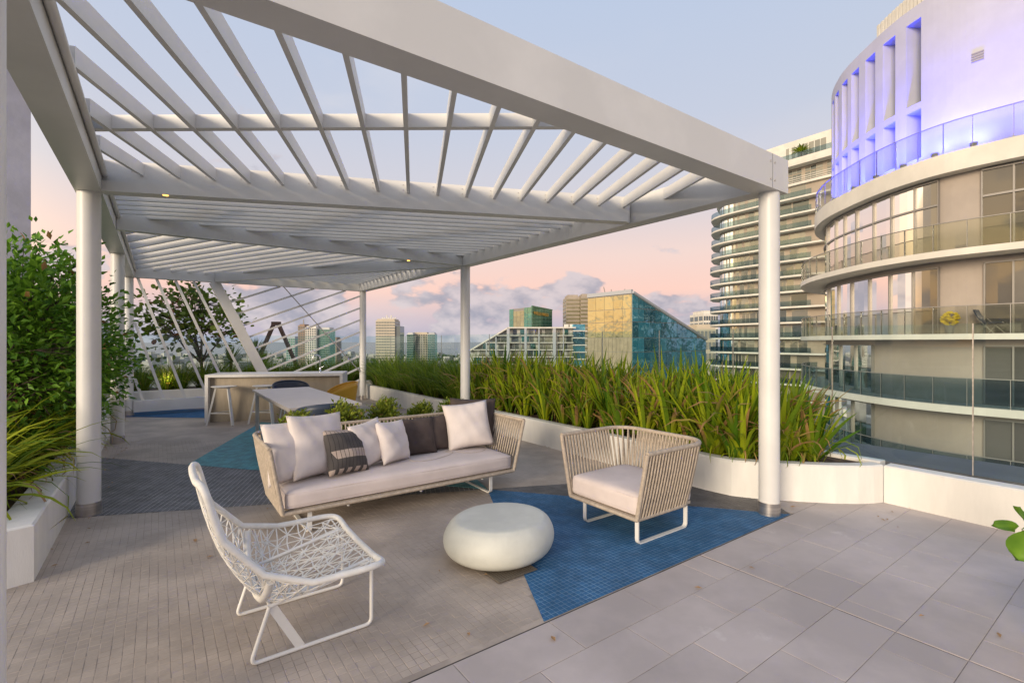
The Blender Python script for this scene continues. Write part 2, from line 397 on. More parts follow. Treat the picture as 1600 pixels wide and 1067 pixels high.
def clip_poly(sub, clip):
    n = len(clip); ar = sum(clip[i][0] * clip[(i + 1) % n][1] - clip[(i + 1) % n][0] * clip[i][1] for i in range(n))
    if ar < 0: clip = list(reversed(clip))
    out = [Vector(p) for p in sub]
    for i in range(n):
        a = clip[i]; b = clip[(i + 1) % n]; e = b - a; nn = Vector((-e.y, e.x)); res = []
        for j in range(len(out)):
            p = out[j]; q = out[(j + 1) % len(out)]; dp = nn.dot(p - a); dq = nn.dot(q - a)
            if dp >= 0: res.append(p)
            if dp * dq < 0: res.append(p + (q - p) * (dp / (dp - dq)))
        out = res
        if len(out) < 3: return None
    return out
def inside(p, poly):
    n = len(poly); s = 0
    for i in range(n):
        a = poly[i]; b = poly[(i + 1) % n]; c = (b.x - a.x) * (p.y - a.y) - (b.y - a.y) * (p.x - a.x)
        if s == 0: s = 1 if c > 0 else -1
        elif c * s < 0: return False
    return True

exec_parts = []

# ------------------------------------------------------------------ far ground and water
GZ = -62.0
def sheet(name, poly, z, m):
    b = MB(); b.add([(p[0], p[1], z) for p in poly], [tuple(range(len(poly)))]); o = b.build(name, m); return tag(o, kind='structure')
def city_ground_mat():
    m = mat('city_ground', (0.10, 0.125, 0.085), 0.9, var=0.4, vscale=0.012, col2=(0.30, 0.29, 0.27), vmin=0.46, vmax=0.56, detail=12)
city_ground_mat()
mat('bay_water', (0.05, 0.12, 0.14), 0.25, var=0.2, vscale=0.004)
mat('roadway', (0.05, 0.05, 0.052), 0.85, var=0.2, vscale=0.3)
sheet('ground', [(-20000, -3000), (20000, -3000), (20000, 40000), (-20000, 40000)], GZ, 'city_ground')
sheet('bay_water', [(-20000, 2300), (-2200, 1900), (900, 2400), (6000, 1500), (20000, 1400), (20000, 39000), (-20000, 39000)], GZ + 0.6, 'bay_water')
sheet('road', [(-400, 190), (60, 205), (420, 160), (420, 174), (60, 219), (-400, 204)], GZ + 0.5, 'roadway')

# ------------------------------------------------------------------ terrace floor
V0 = 2.008                       # front edge of the mosaic along the terrace grid
U_L, U_R = -0.63, 4.47           # inner faces of the left and right planters
slab_poly = [uv(-4.5, -3.5), uv(6.55, -3.5), uv(6.55, 15.3), uv(-4.5, 15.3)]
b = MB(); b.prism(slab_poly, -0.9, -0.016); tag(b.build('terrace_slab', 'concrete_ledge'), kind='structure')
b = MB(); b.prism([uv(-4.3, -3.3), uv(6.3, -3.3), uv(6.3, 15.0), uv(-4.3, 15.0)], GZ + 0.3, -0.92)
tag(b.build('terrace_building_base', 'lavender_wall'), kind='structure')

APEX = Vector((-0.25, 4.95)); Rd = Vector((0.966, -0.259))
zone_blue = [APEX, Vector((2.42, 4.235)), Vector((0.171, 2.612))]
zone_char = [APEX, APEX + T * 1.98, Vector((2.42, 4.68)), Vector((2.42, 4.245))]
zone_grey = [APEX, APEX - T * 4.2, Vector((-6.2, 5.6)), APEX - Rd * 6.2]
zone_teal = [APEX, APEX - Rd * 3.83, APEX - Rd * 3.83 + W * 3.2, APEX - Rd * 0.5 + W * 3.0]
zone_blue2 = [Vector((-8.2, 9.75)), Vector((-6.0, 9.55)), Vector((-6.3, 10.8)), Vector((-8.1, 10.9))]

def mosaic(name, poly, ax, pitch, gap, ztop, grout_m, tile_m, n_single=0, label=None, vmax=99.0, keepout=(), cut=True, zg=None):
    ay = Vector((-ax.y, ax.x))
    g = MB(); g.add([(p.x, p.y, zg) for p in poly], [tuple(range(len(poly)))])
    if sum(poly[i].x * poly[(i + 1) % len(poly)].y - poly[(i + 1) % len(poly)].x * poly[i].y for i in range(len(poly))) < 0:
        g.f = [tuple(reversed(f)) for f in g.f]
    root = tag(g.build(name, grout_m), label=label, kind='structure')
    a0 = min(p.dot(ax) for p in poly); a1 = max(p.dot(ax) for p in poly); b0 = min(p.dot(ay) for p in poly); b1 = max(p.dot(ay) for p in poly)
    i0, i1 = math.floor(a0 / pitch), math.ceil(a1 / pitch); j0, j1 = math.floor(b0 / pitch), math.ceil(b1 / pitch)
    h = pitch - gap; tiles = []
    rnd = random.Random(3)
    for i in range(i0, i1):
        for j in range(j0, j1):
            c = ax * ((i + 0.5) * pitch) + ay * ((j + 0.5) * pitch)
            if c.y < 0.9 or c.y > vmax: continue
            if any(inside(c, k) for k in keepout): continue
            if abs(c.x) > 1.25 * c.y + 0.6: continue
            q = [c + ax * (h / 2 * s) + ay * (h / 2 * t) for s, t in ((-1, -1), (1, -1), (1, 1), (-1, 1))]
            full = all(inside(p, poly) for p in q)
            if not full:
                if not cut: continue
                q = clip_poly(q, poly)
                if not q: continue
            tiles.append((c, q, full, ztop + rnd.uniform(-0.0007, 0.0007)))
    inview = [t for t in tiles if abs(t[0].x) < 1.02 * t[0].y and t[0].y > 2.18]
    inview.sort(key=lambda t: t[0].y)
    single = set(id(t) for t in inview[:n_single])
    base = MB(); hh = h / 2; d = ztop - zg
    base.add([tuple((ax * (hh * s * k) + ay * (hh * t * k))) + (z,) for z, k in ((-d, 1.0), (-0.0012, 1.0), (0.0, 0.95)) for s, t in ((-1, -1), (1, -1), (1, 1), (-1, 1))],
             [(8, 9, 10, 11)] + [(4 * r + i, 4 * r + (i + 1) % 4, 4 * r + 4 + (i + 1) % 4, 4 * r + 4 + i) for r in (0, 1) for i in range(4)])
    me = base.mesh('mosaic_tile', tile_m)
    rest = MB()
    for t in tiles:
        c, q, full, z = t
        if id(t) in single and full: place('mosaic_tile', me, root, (c.x, c.y, z))
        elif id(t) in single:
            m = MB(); m.prism([(p.x, p.y) for p in q], zg, z); m.build('mosaic_tile', tile_m, root)
        else:
            n = len(q); cc = sum(q, Vector((0, 0))) / n
            vs_ = [(p.x, p.y, zg) for p in q] + [(cc.x + (p.x - cc.x) * 0.96, cc.y + (p.y - cc.y) * 0.96, z) for p in q]
            ar = (q[1] - q[0]).cross(q[2] - q[1]) if n > 2 else 1
            fs = [tuple(range(n, 2 * n))] + [(k, (k + 1) % n, n + (k + 1) % n, n + k) for k in range(n)]
            if ar < 0: fs = [tuple(reversed(f)) for f in fs]
            rest.add(vs_, fs)
    if rest.v: tag(rest.build('mosaic_tiles', tile_m, root), kind='stuff')
    return root

beige_poly = [uv(-1.6, V0), uv(U_R + 1.1, V0), uv(U_R + 1.1, 14.2), uv(-1.6, 14.2)]
zones = [zone_blue, zone_char, zone_grey, zone_teal]
mosaic('beige_mosaic_floor', beige_poly, U, 0.0465, 0.0032, 0.0, 'grout_beige', 'mosaic_beige', 300, vmax=7.4, keepout=zones[:1] + zones[2:], cut=False, zg=-0.0010)
mosaic('blue_mosaic_floor', zone_blue, U, 0.033, 0.0042, 0.0024, 'grout_blue', 'mosaic_blue', 300, zg=0.0012)
mosaic('grey_mosaic_floor', zone_grey, T, 0.048, 0.0085, 0.0024, 'grout_grey', 'mosaic_grey', 0, zg=0.0012)
mosaic('charcoal_mosaic_floor', zone_char, T, 0.04, 0.004, 0.0032, 'grout_charcoal', 'mosaic_charcoal', 0, zg=0.002)
mosaic('teal_mosaic_floor', zone_teal, T, 0.05, 0.004, 0.0052, 'grout_teal', 'mosaic_teal', 0, zg=0.0026, vmax=8.0)
mosaic('far_blue_mosaic_floor', zone_blue2, T, 0.05, 0.004, 0.0052, 'grout_blue', 'mosaic_blue', 0, zg=0.0026)
# far half of the beige floor, beyond where the pieces can be told apart
far_poly = [p for p in (uv(-1.6, 14.2), uv(-1.6, 5.0), uv(U_R + 1.1, 5.0), uv(U_R + 1.1, 14.2))]
fp = clip_poly(far_poly, [Vector((-30, 7.38)), Vector((30, 7.38)), Vector((30, 30)), Vector((-30, 30))])
b = MB(); b.add([(p.x, p.y, -0.0004) for p in fp], [tuple(range(len(fp)))])
tag(b.build('far_mosaic_floor', 'mosaic_beige'), kind='structure')

# large pavers
def pavers():
    bed = MB(); bed.add([(p.x, p.y, -0.0035) for p in (uv(-4.4, -3.4), uv(6.2, -3.4), uv(6.2, V0 - 0.003), uv(-4.4, V0 - 0.003))], [(0, 1, 2, 3)])
    root = tag(bed.build('paved_floor', 'paver_joint'), kind='structure')
    rnd = random.Random(5); pitch = 0.281; pw = 0.585; cache = {}
    def paver(u0, u1, v0, v1):
        w = u1 - u0 - 0.003; d = v1 - v0 - 0.003; key = (round(w, 3), round(d, 3))
        if key not in cache:
            m = MB(); c = 0.0018
            def ring(k, z): return [tuple(U * (sx * (w / 2 - k)) + V * (sy * (d / 2 - k))) + (z,) for sx, sy in ((-1, -1), (1, -1), (1, 1), (-1, 1))]
            m.add(ring(0, -0.0035) + ring(0, -c) + ring(c, 0.0), [(8, 9, 10, 11)] + [(4 * r + i, 4 * r + (i + 1) % 4, 4 * r + 4 + (i + 1) % 4, 4 * r + 4 + i) for r in (0, 1) for i in range(4)])
            cache[key] = m.mesh('paver', 'paver')
        c = uv((u0 + u1) / 2, (v0 + v1) / 2)
        o = place('paver', cache[key], root, (c.x, c.y, rnd.uniform(-0.0005, 0.0003)))
    for k in range(0, 15):
        v1 = V0 - 0.006 - k * pitch; v0 = v1 - pitch
        off = (0.0, 0.29, 0.12, 0.41)[k % 4]
        for side in (0, 1):
            a, e = ((-2.4, 3.08) if side == 0 else (3.092, 5.7))
            cuts = [a] + [c for c in [-2.4 - off + pw * i + (0.0 if side == 0 else 0.2) for i in range(0, 22)] if a + 0.08 < c < e - 0.08] + [e]
            for x0, x1 in zip(cuts, cuts[1:]):
                c = uv((x0 + x1) / 2, (v0 + v1) / 2)
                if c.y < 0.7 or c.x < -2.6: continue
                paver(x0, x1, v0, v1)
    # the triangle of pavers that reaches the planter behind the right-hand post
    for k in range(2):
        paver(4.50, 5.09, V0 - 0.004 + k * pitch, V0 - 0.004 + (k + 1) * pitch)
        paver(5.09, 5.68, V0 - 0.004 + k * pitch, V0 - 0.004 + (k + 1) * pitch)
pavers()

# floor drain half under the pebble table
d = thing('floor_drain', 'dark metal floor drain grate half under the pebble table', 'drain', (0.02, 3.13, 0.0))
c = Vector((-0.045, 3.225)); d.location = (c.x, c.y, 0)
m = MB(); m.obox((c.x, c.y, 0.0072), U.to_3d() * 0.145, V.to_3d() * 0.145, (0, 0, 0.0015)); m.build('drain_pan', 'shadow_gap', d)
for i in range(15):
    m = MB(); q = c + U * (-0.133 + i * 0.019); m.obox((q.x, q.y, 0.0102), U.to_3d() * 0.007, V.to_3d() * 0.14, (0, 0, 0.0012)); m.build('grate_bar', 'drain_metal', d)
for a_, b_ in ((U, V), (V, U)):
    for s_ in (-1, 1):
        m = MB(); q = c + a_ * (s_ * 0.147); m.obox((q.x, q.y, 0.0108 + (0.0003 if a_ is V else 0)), a_.to_3d() * 0.005, b_.to_3d() * 0.152, (0, 0, 0.0016)); m.build('drain_frame', 'drain_metal', d)

# ------------------------------------------------------------------ planters and parapet
def offset_path(path, d):
    out = []
    for i, p in enumerate(path):
        a = path[max(i - 1, 0)]; e = path[min(i + 1, len(path) - 1)]
        d1 = (p - a).normalized() if i > 0 else (e - p).normalized(); d2 = (e - p).normalized() if i < len(path) - 1 else d1
        n = Vector((-d1.y, d1.x)) + Vector((-d2.y, d2.x)); n.normalize()
        k = 1.0 / max(0.4, n.dot(Vector((-d1.y, d1.x)))); out.append(p + n * (d * k))
    return out
def wall_strip(mb, path, th, z0, z1, bev=0.012):
    """a wall along a path, to the left of its direction, with a small eased top edge"""
    rows = [offset_path(path, 0), offset_path(path, 0), offset_path(path, bev), offset_path(path, th - bev), offset_path(path, th), offset_path(path, th)]
    zs = [z0, z1 - bev, z1, z1, z1 - bev, z0]; n = len(path)
    vs_ = [(p.x, p.y, z) for r, z in zip(rows, zs) for p in r]; fs = []
    for r in range(5):
        for i in range(n - 1): fs.append((r * n + i, r * n + n + i, r * n + n + i + 1, r * n + i + 1))
    fs.append(tuple(r * n for r in range(6))[::-1]); fs.append(tuple(r * n + n - 1 for r in range(6)))
    mb.add(vs_, [tuple(reversed(f)) for f in fs]); return mb

bulge = [Vector((1.95, 4.93)), Vector((2.13, 4.735)), Vector((2.34, 4.645)), Vector((2.56, 4.60)), Vector((2.79, 4.554)), Vector((3.0, 4.52)), Vector((3.2, 4.51)), Vector((3.36, 4.525)), Vector((3.47, 4.555))]
far_in = uv(U_R, 13.0)
rp = thing('right_planter', 'long low white planter wall along the right side of the terrace, bulging towards the front', 'planter', (1.95, 4.93, 0))
rp.name = 'planter'
path = list(reversed([far_in] + bulge))
m = MB(); wall_strip(m, list(reversed(path)), 0.13, -0.01, 0.35); m.build('planter_wall', 'stucco', rp)
soil_in = offset_path(list(reversed(path)), 0.12)
m = MB(); poly = [(p.x, p.y) for p in soil_in] + [tuple(uv(5.62, 1.75)), tuple(uv(5.62, 13.0))]
m.add([(x, y, 0.31) for x, y in poly], [tuple(range(len(poly)))]); m.build('soil_bed', 'soil', rp)
m = MB(); wall_strip(m, [uv(5.62, 13.0), uv(5.62, 1.72)], 0.14, -0.01, 0.345); m.build('outer_wall', 'stucco', rp)

pp = thing('parapet', 'low white rendered parapet running from the planter corner to the right edge', 'parapet', v3(uv(5.47, 1.0)))
m = MB(); wall_strip(m, [Vector((3.47, 4.55)), uv(5.45, 1.0), uv(5.42, -3.4)], 0.17, -0.01, 0.345); m.build('wall', 'stucco', pp)
m = MB(); m.prism([tuple(uv(5.80, -3.4)), tuple(uv(6.55, -3.4)), tuple(uv(6.55, 15.0)), tuple(uv(5.80, 15.0))], -0.012, 0.325)
tag(m.build('outer_ledge', 'concrete_ledge'), kind='structure')

lp = thing('planter', 'white low planter with a skewed end below the leafy shrub at the left edge', 'planter', (-2.99, 3.05, 0))
C0 = Vector((-2.99, 3.05))
lpath = [C0 + V * 8.0, C0 + V * 0.95 + U * -0.05, C0, Vector((-3.62, 2.25)), Vector((-4.6, 1.6))]
m = MB(); wall_strip(m, [C0 + V * 9.0, C0 + V * 1.0, C0, Vector((-3.62, 2.25)), Vector((-4.4, 1.5))][::-1], 0.2, -0.01, 0.36); m.build('planter_wall', 'stucco', lp)
m = MB(); sp = offset_path([C0 + V * 9.0, C0 + V * 1.0, C0, Vector((-3.62, 2.25)), Vector((-4.4, 1.5))][::-1], 0.19)
poly = [(p.x, p.y) for p in sp] + [tuple(uv(-3.6, 9.0)), (-7.2, 1.5)]
m.add([(x, y, 0.32) for x, y in poly], [tuple(range(len(poly)))]); m.build('soil_bed', 'soil', lp)

bp_ = thing('planter', 'white planter wall at the far end behind the slanted rod screen', 'planter', v3(uv(2, 13.3)))
m = MB(); wall_strip(m, [uv(-2.6, 13.25), uv(5.6, 13.25)][::1], 0.15, -0.01, 0.42); m.build('planter_wall', 'stucco', bp_)
m = MB(); m.add([v3(p, 0.36) for p in (uv(-2.6, 13.38), uv(5.6, 13.38), uv(5.6, 14.9), uv(-2.6, 14.9))], [(0, 1, 2, 3)]); m.build('soil_bed', 'soil', bp_)

# ------------------------------------------------------------------ glass railing
gr = thing('glass_railing', 'frameless clear glass railing behind the planters', 'railing', v3(uv(5.69, 2)))
def panel(p, q, z0, z1):
    m = MB(); d = (q - p).normalized() * 0.006; m.beam(p + d, q - d, 0.012, z0, z1); m.build('glass_panel', 'rail_glass', gr)
vj = 1.072
k = -5
GU = 5.69
jl = [1.072 + 1.085 * i for i in range(-4, 13)]
for a, c in zip(jl, jl[1:]): panel(uv(GU, a), uv(GU, c), 0.35, 1.655)
ub = [GU - 1.2 * i for i in range(0, 8)]
for a, c in zip(ub, ub[1:]): panel(uv(c, jl[-1]), uv(a, jl[-1]), 0.38, 1.655)
# slim joint posts where the panels meet
for a in jl:
    m = MB(); p = uv(GU, a); m.obox((p.x, p.y, 1.0), U.to_3d() * 0.007, V.to_3d() * 0.004, (0, 0, 0.655)); m.build('joint_strip', 'steel', gr)

# ------------------------------------------------------------------ pergola
HB = 2.79; HT = 3.08; SB = 2.955; ST = 3.062
PR = Vector((2.226, 4.24)); WID = 4.78
def on_right(t): return PR + V * t
R2 = on_right(5.167); R3 = on_right(10.38)
PL0 = PR - U * WID
def on_left(t): return PL0 + V * t
L1 = on_left(3.47); L2 = on_left(7.14); L3 = on_left(10.38)
pg = thing('pergola', 'large white steel pergola with slatted roof and slanted rod screens over the seating', 'pergola', v3(PR - U * 2.4 + V * 5))
def post(p, r=0.083, z1=HB + 0.01):
    m = MB(); m.lathe([(r, 0.105), (r, z1)], (p.x, p.y, 0), 28); o = m.build('post', 'pergola_paint', pg)
    m = MB(); m.lathe([(r + 0.007, 0.0), (r + 0.007, 0.11)], (p.x, p.y, 0), 28); m.build('post_sleeve', 'steel', o)
PLP = PL0 + V * 0.02 + U * 0.024
for p in (PR + U * 0.02, R2, R3, L1 + V * 0.0, L2, L3, PLP): post(p)
BW = 0.185
def gbeam(name, p, q, w=BW, z0=HB, z1=HT):
    m = MB(); m.beam(p, q, w, z0, z1); return m.build(name, 'pergola_paint', pg)
def bolts(parent, pts, n, r=0.008):
    for p in pts:
        m = MB(); nn = Vector(n).normalized(); m.tube([Vector(p), Vector(p) + nn * 0.006], r, 8); m.build('bolt', 'steel', parent)
fb = gbeam('front_beam', PL0 - U * 0.09, PR + U * 0.165)
fn = -V
sp_ = PR - U * 0.11 - V * (BW / 2)
bolts(fb, [v3(sp_ + U * du, z) for du in (-0.035, 0.035) for z in (HB + 0.07, HT - 0.07)], (fn.x, fn.y, 0))
m = MB(); q = sp_; m.obox((q.x, q.y, (HB + HT) / 2), U.to_3d() * 0.0012, V.to_3d() * 0.0012, (0, 0, (HT - HB) / 2 - 0.002)); m.build('joint_line', 'shadow_gap', fb)
rb = gbeam('right_beam', PR + V * (BW / 2 + 0.002), R3 + V * 0.10, z0=HB + 0.003, z1=HT - 0.003)
lb = gbeam('left_beam', PL0 + V * (BW / 2 + 0.002), L3 + V * 0.10, z0=HB + 0.003, z1=HT - 0.003)
m = MB(); a = PL0 + U * (BW / 2 + 0.022) + V * 0.12; e = L3 + U * (BW / 2 + 0.022); m.tube([v3(a, SB - 0.012), v3(e, SB - 0.012)], 0.022, 10); m.build('conduit_pipe', 'pergola_paint', lb)
T1E = meet(L1, T, PR, V); 
T1d = (T1E - L1).normalized(); T1n = Vector((-T1d.y, T1d.x))
w2 = BW / 2 + 0.003
t1 = gbeam('cross_beam', L1 + T1d * 0.1, T1E - T1d * 0.115, 0.10, HB + 0.005, HT - 0.006)
m = MB(); m.beam(L1 + T1d * 0.12 - T1n * 0.075, T1E - T1d * 0.16 - T1n * 0.075, 0.052, HB + 0.001, HB + 0.088); m.build('beam_flange', 'pergola_paint', t1)
nb = [];
for i in range(16):
    p = L1 + T1d * (0.35 + i * 0.29) - T1n * 0.05; nb += [v3(p, SB + 0.03), v3(p, HT - 0.045)]
bolts(t1, nb, (-T1n.x, -T1n.y, 0), 0.005)
T2S = R2 - U * WID
t2 = gbeam('cross_beam', T2S + U * (w2 + 0.002), R2 - U * (w2 + 0.002), 0.12, HB + 0.006, HT - 0.008)
T4a = L3 + U * (w2 + 0.002); T4b = R3 - U * (w2 + 0.002)
t4 = gbeam('back_beam', T4a, T4b, 0.12, HB + 0.004, HT - 0.005)
SLT = R3 - U * 3.30
t3d = (R2 - SLT).normalized()
t3 = gbeam('diagonal_beam', SLT + t3d * 0.10, R2 - t3d * 0.16, 0.10, HB + 0.009, HT - 0.011)
# thin purlins above the slat line
mm = gbeam('purlin', Vector((-3.03, 3.385)), Vector((0.95, 3.345)), 0.05, SB + 0.010, ST - 0.004)
for a, e in (((-3.3, 5.35), (-4.35, 6.2)), ((0.35, 6.0), (-2.45, 7.25)), ((-1.25, 5.05), (-3.35, 6.62))):
    gbeam('purlin', Vector(a), Vector(e), 0.05, ST + 0.004, ST + 0.045)

def slats(poly, d, pitch, phase, th=0.031, z0=SB, z1=ST, trim=0.0):
    d = d.normalized(); n = Vector((-d.y, d.x)); lo = min(p.dot(n) for p in poly); hi = max(p.dot(n) for p in poly)
    k = math.floor((lo - phase) / pitch)
    while phase + k * pitch < hi:
        c = n * (phase + k * pitch); k += 1
        r = clip_line(c, d, poly)
        if not r: continue
        a, e = c + d * (r[0] + trim), c + d * (r[1] - trim)
        if (e - a).length < 0.08: continue
        m = MB(); m.beam(a, e, th, z0, z1); m.build('slat', 'pergola_paint', pg)
inL = lambda t: on_left(t) + U * (w2 + 0.046); inR = lambda t: on_right(t) - U * w2
t1o = T1n * 0.052
Sd = Vector((-0.1968, 0.9804))
polyA = [PL0 + U * (w2 + 0.046) + V * w2, PR - U * w2 + V * w2, meet(PR - U * w2, V, T1E - t1o, T1d), meet(L1 + U * (w2 + 0.046), V, L1 - t1o, T1d)]
slats(polyA, Sd, 0.2865, 0.055, trim=-0.055)
polyB = [meet(L1 + U * (w2 + 0.046), V, L1 + t1o, T1d), meet(PR - U * w2, V, T1E + t1o, T1d), R2 - U * w2 - V * 0.062, T2S + U * (w2 + 0.046) - V * 0.062]
slats(polyB, T1d, 0.205, 0.06, trim=-0.03)
t3n = Vector((-t3d.y, t3d.x))
t3o = t3n * 0.053
T2a = T2S + U * (w2 + 0.046) + V * 0.062; 
pC = [T2a, meet(T2S + V * 0.062, U, R2 + t3o * -1, t3d), meet(SLT - t3o, t3d, T4a - V * 0.063, U), L3 + U * (w2 + 0.046) - V * 0.063]
slats(pC, Vector((-0.87, 0.50)), 0.27, 0.1, trim=-0.03)
pD = [meet(R2 + t3o, t3d, R2 - U * w2, V), meet(R2 - U * w2, V, T4b - V * 0.063, U), meet(SLT + t3o, t3d, T4b - V * 0.063, U)]
slats(pD, Vector((0.37, 0.93)), 0.20, 0.08)

# slanted screens in the plane of the back beam
def onb(s, z): p = R3 - U * s; return Vector((p.x, p.y, z))
m = MB(); m.bar(onb(3.30, HB + 0.02), onb(1.97, 0.0), 0.20, 0.13, up=V.to_3d()); m.build('slanted_post', 'pergola_paint', pg)
def rod(p, q, w=0.05): m = MB(); m.bar(p, q, w, 0.05, up=V.to_3d()); m.build('screen_rod', 'pergola_paint', pg)
zr = 0.30
for st, sl in ((4.63, 0.32), (4.32, 0.36), (4.0, 0.40), (3.68, 0.45), (4.95, 0.30), (5.27, 0.29), (5.58, 0.28)):
    ztop = HB; s0 = st
    if st > 4.68: ztop = HB - (st - 4.68) / sl; s0 = 4.68
    if ztop < 0.6: continue
    zend = zr; send = st - sl * (HB - zend)
    rod(onb(s0, ztop), onb(send, zend))
m = MB(); m.beam(R3 - U * 4.70, R3 - U * 2.35, 0.14, 0.07, 0.30); m.build('screen_rail', 'pergola_paint', pg)
for i in range(11):
    z_r = 2.664 + 0.308 * 3 - 0.308 * i; sl = 0.405
    s0 = 0.09; z0 = z_r
    if z_r > HB: s0 = (z_r - HB) / sl; z0 = HB
    # meets the slanted post: s = 3.30 - 0.476 (HB - z)
    s1 = (3.30 - 0.476 * (HB - z_r)) / (1 + 0.476 * sl); z1 = z_r - sl * s1
    if z1 < 0.06: z1 = 0.06; s1 = (z_r - z1) / sl
    if s1 - s0 > 0.1: rod(onb(s0, z0), onb(s1 - 0.05, z1 + 0.02), 0.042)
m = MB(); m.tube([onb(1.905, HB) + (V * -0.05).to_3d(), onb(0.09, 0.72) + (V * -0.05).to_3d()], 0.012, 8); m.build('tie_rod', 'steel', pg)
# added glowing discs that imitate orange lamp glints on the beam undersides
for p in (L1 + T1d * 0.62 - T1n * 0.075, R2 - U * 1.05):
    m = MB(); m.lathe([(0.022, HB - 0.003), (0.022, HB + 0.004)], (p.x, p.y, 0), 16); m.build('lamp_glint', 'lamp_and_glint', pg)

# ------------------------------------------------------------------ neighbouring lavender tower wall at the left edge
lw = thing('stair_tower', 'pale lavender rendered tower wall rising behind the left-hand shrub', 'building', (-9.6, 8.2, 0))
m = MB(); m.prism([(-8.75, 8.87), (-12.5, 11.3), (-16.5, 5.5), (-12.4, 4.6)], 0.0, 9.5); m.build('wall', 'lavender_wall', lw)
m = MB(); c = Vector((-9.75, 8.25)); m.tube([(-10.0, 7.32, 4.55), (-9.9, 7.25, 4.55)], 0.09, 10); m.build('wall_lamp', 'shadow_gap', lw)

# ------------------------------------------------------------------ rope furniture
def catmull(pts, t):
    n = len(pts) - 1; t = min(max(t, 0.0), 0.99999) * n; i = int(t); f = t - i
    g = lambda k: pts[min(max(k, 0), n)]
    p0, p1, p2, p3 = g(i - 1), g(i), g(i + 1), g(i + 2)
    return tuple(0.5 * ((2 * b) + (-a + c) * f + (2 * a - 5 * b + 4 * c - d) * f * f + (-a + 3 * b - 3 * c + d) * f ** 3) for a, b, c, d in zip(p0, p1, p2, p3))
def u_rail(x0, x1, y0, y1, r, na, nc, nb):
    """U-shaped plan: left arm front-to-back, rounded back corners, back, right arm; the same point count for any size"""
    pts = []
    for i in range(na): pts.append((x0, y0 + (y1 - r - y0) * i / na))
    for i in range(nc): a = math.pi - (math.pi / 2) * i / nc; pts.append((x0 + r + r * math.cos(a), y1 - r + r * math.sin(a)))
    for i in range(nb): pts.append((x0 + r + (x1 - x0 - 2 * r) * i / nb, y1))
    for i in range(nc): a = math.pi / 2 - (math.pi / 2) * i / nc; pts.append((x1 - r + r * math.cos(a), y1 - r + r * math.sin(a)))
    for i in range(na + 1): pts.append((x1, y1 - r + (y0 - y1 + r) * i / na))
    return pts
def rope_seat(root, O, X, Y, bot, top, zb, zt, counts, rails_r=0.017, slope=0.0):
    """woven shell between a bottom and a top U rail; X, Y are the plan axes of the seat"""
    W3 = lambda p, z: Vector((O.x + X.x * p[0] + Y.x * p[1], O.y + X.y * p[0] + Y.y * p[1], z))
    pb = u_rail(*bot, *counts); pt = u_rail(*top, *counts); n = len(pb)
    zf = lambda i: zt - slope * (1 - min(1.0, min(i, n - 1 - i) / counts[0]))
    m = MB(); m.tube([W3(p, zf(i)) for i, p in enumerate(pt)], rails_r, 10); m.build('top_rail', 'rope', root)
    m = MB(); m.tube([W3(p, zb) for p in pb] , rails_r * 0.95, 8); m.build('bottom_rail', 'rope', root)
    m = MB(); m.tube([W3(pb[0], zb), W3(pb[-1], zb)], rails_r * 0.95, 8); m.build('front_rail', 'rope', root)
    for e in (0, -1):
        m = MB(); m.tube([W3(pb[e], zb), W3(pt[e], zf(0))], rails_r, 8); m.build('front_stile', 'rope', root)
    def at(pl, k):
        k = min(max(k, 0.0), n - 1.001); i = int(k); f = k - i
        return (pl[i][0] + (pl[i + 1][0] - pl[i][0]) * f, pl[i][1] + (pl[i + 1][1] - pl[i][1]) * f)
    cx = (bot[0] + bot[1]) / 2; cy = (bot[2] + bot[3]) / 2
    for layer, sh, off in ((0, 0.5, 0.012), (1, -0.5, -0.010)):
        for i in range(1, n - 1):
            a = at(pt, i + 0.0); c = at(pb, i + sh)
            t_ = Vector(at(pt, i + 0.5)) - Vector(at(pt, i - 0.5)); nn = Vector((t_.y, -t_.x)).normalized()
            if nn.dot(Vector((a[0] - cx, a[1] - cy))) < 0: nn = -nn
            o2 = nn * off
            pth = []
            for k, bow in ((0.0, 0.0), (0.33, 1.0), (0.66, 1.0), (1.0, 0.0)):
                p = (a[0] + (c[0] - a[0]) * k + o2.x * (0.5 + 0.5 * bow), a[1] + (c[1] - a[1]) * k + o2.y * (0.5 + 0.5 * bow))
                pth.append(W3(p, zf(i) + (zb - zf(i)) * k))
            m = MB(); m.tube(pth, 0.0078, 5); m.build('cord', 'rope', root)
    return W3
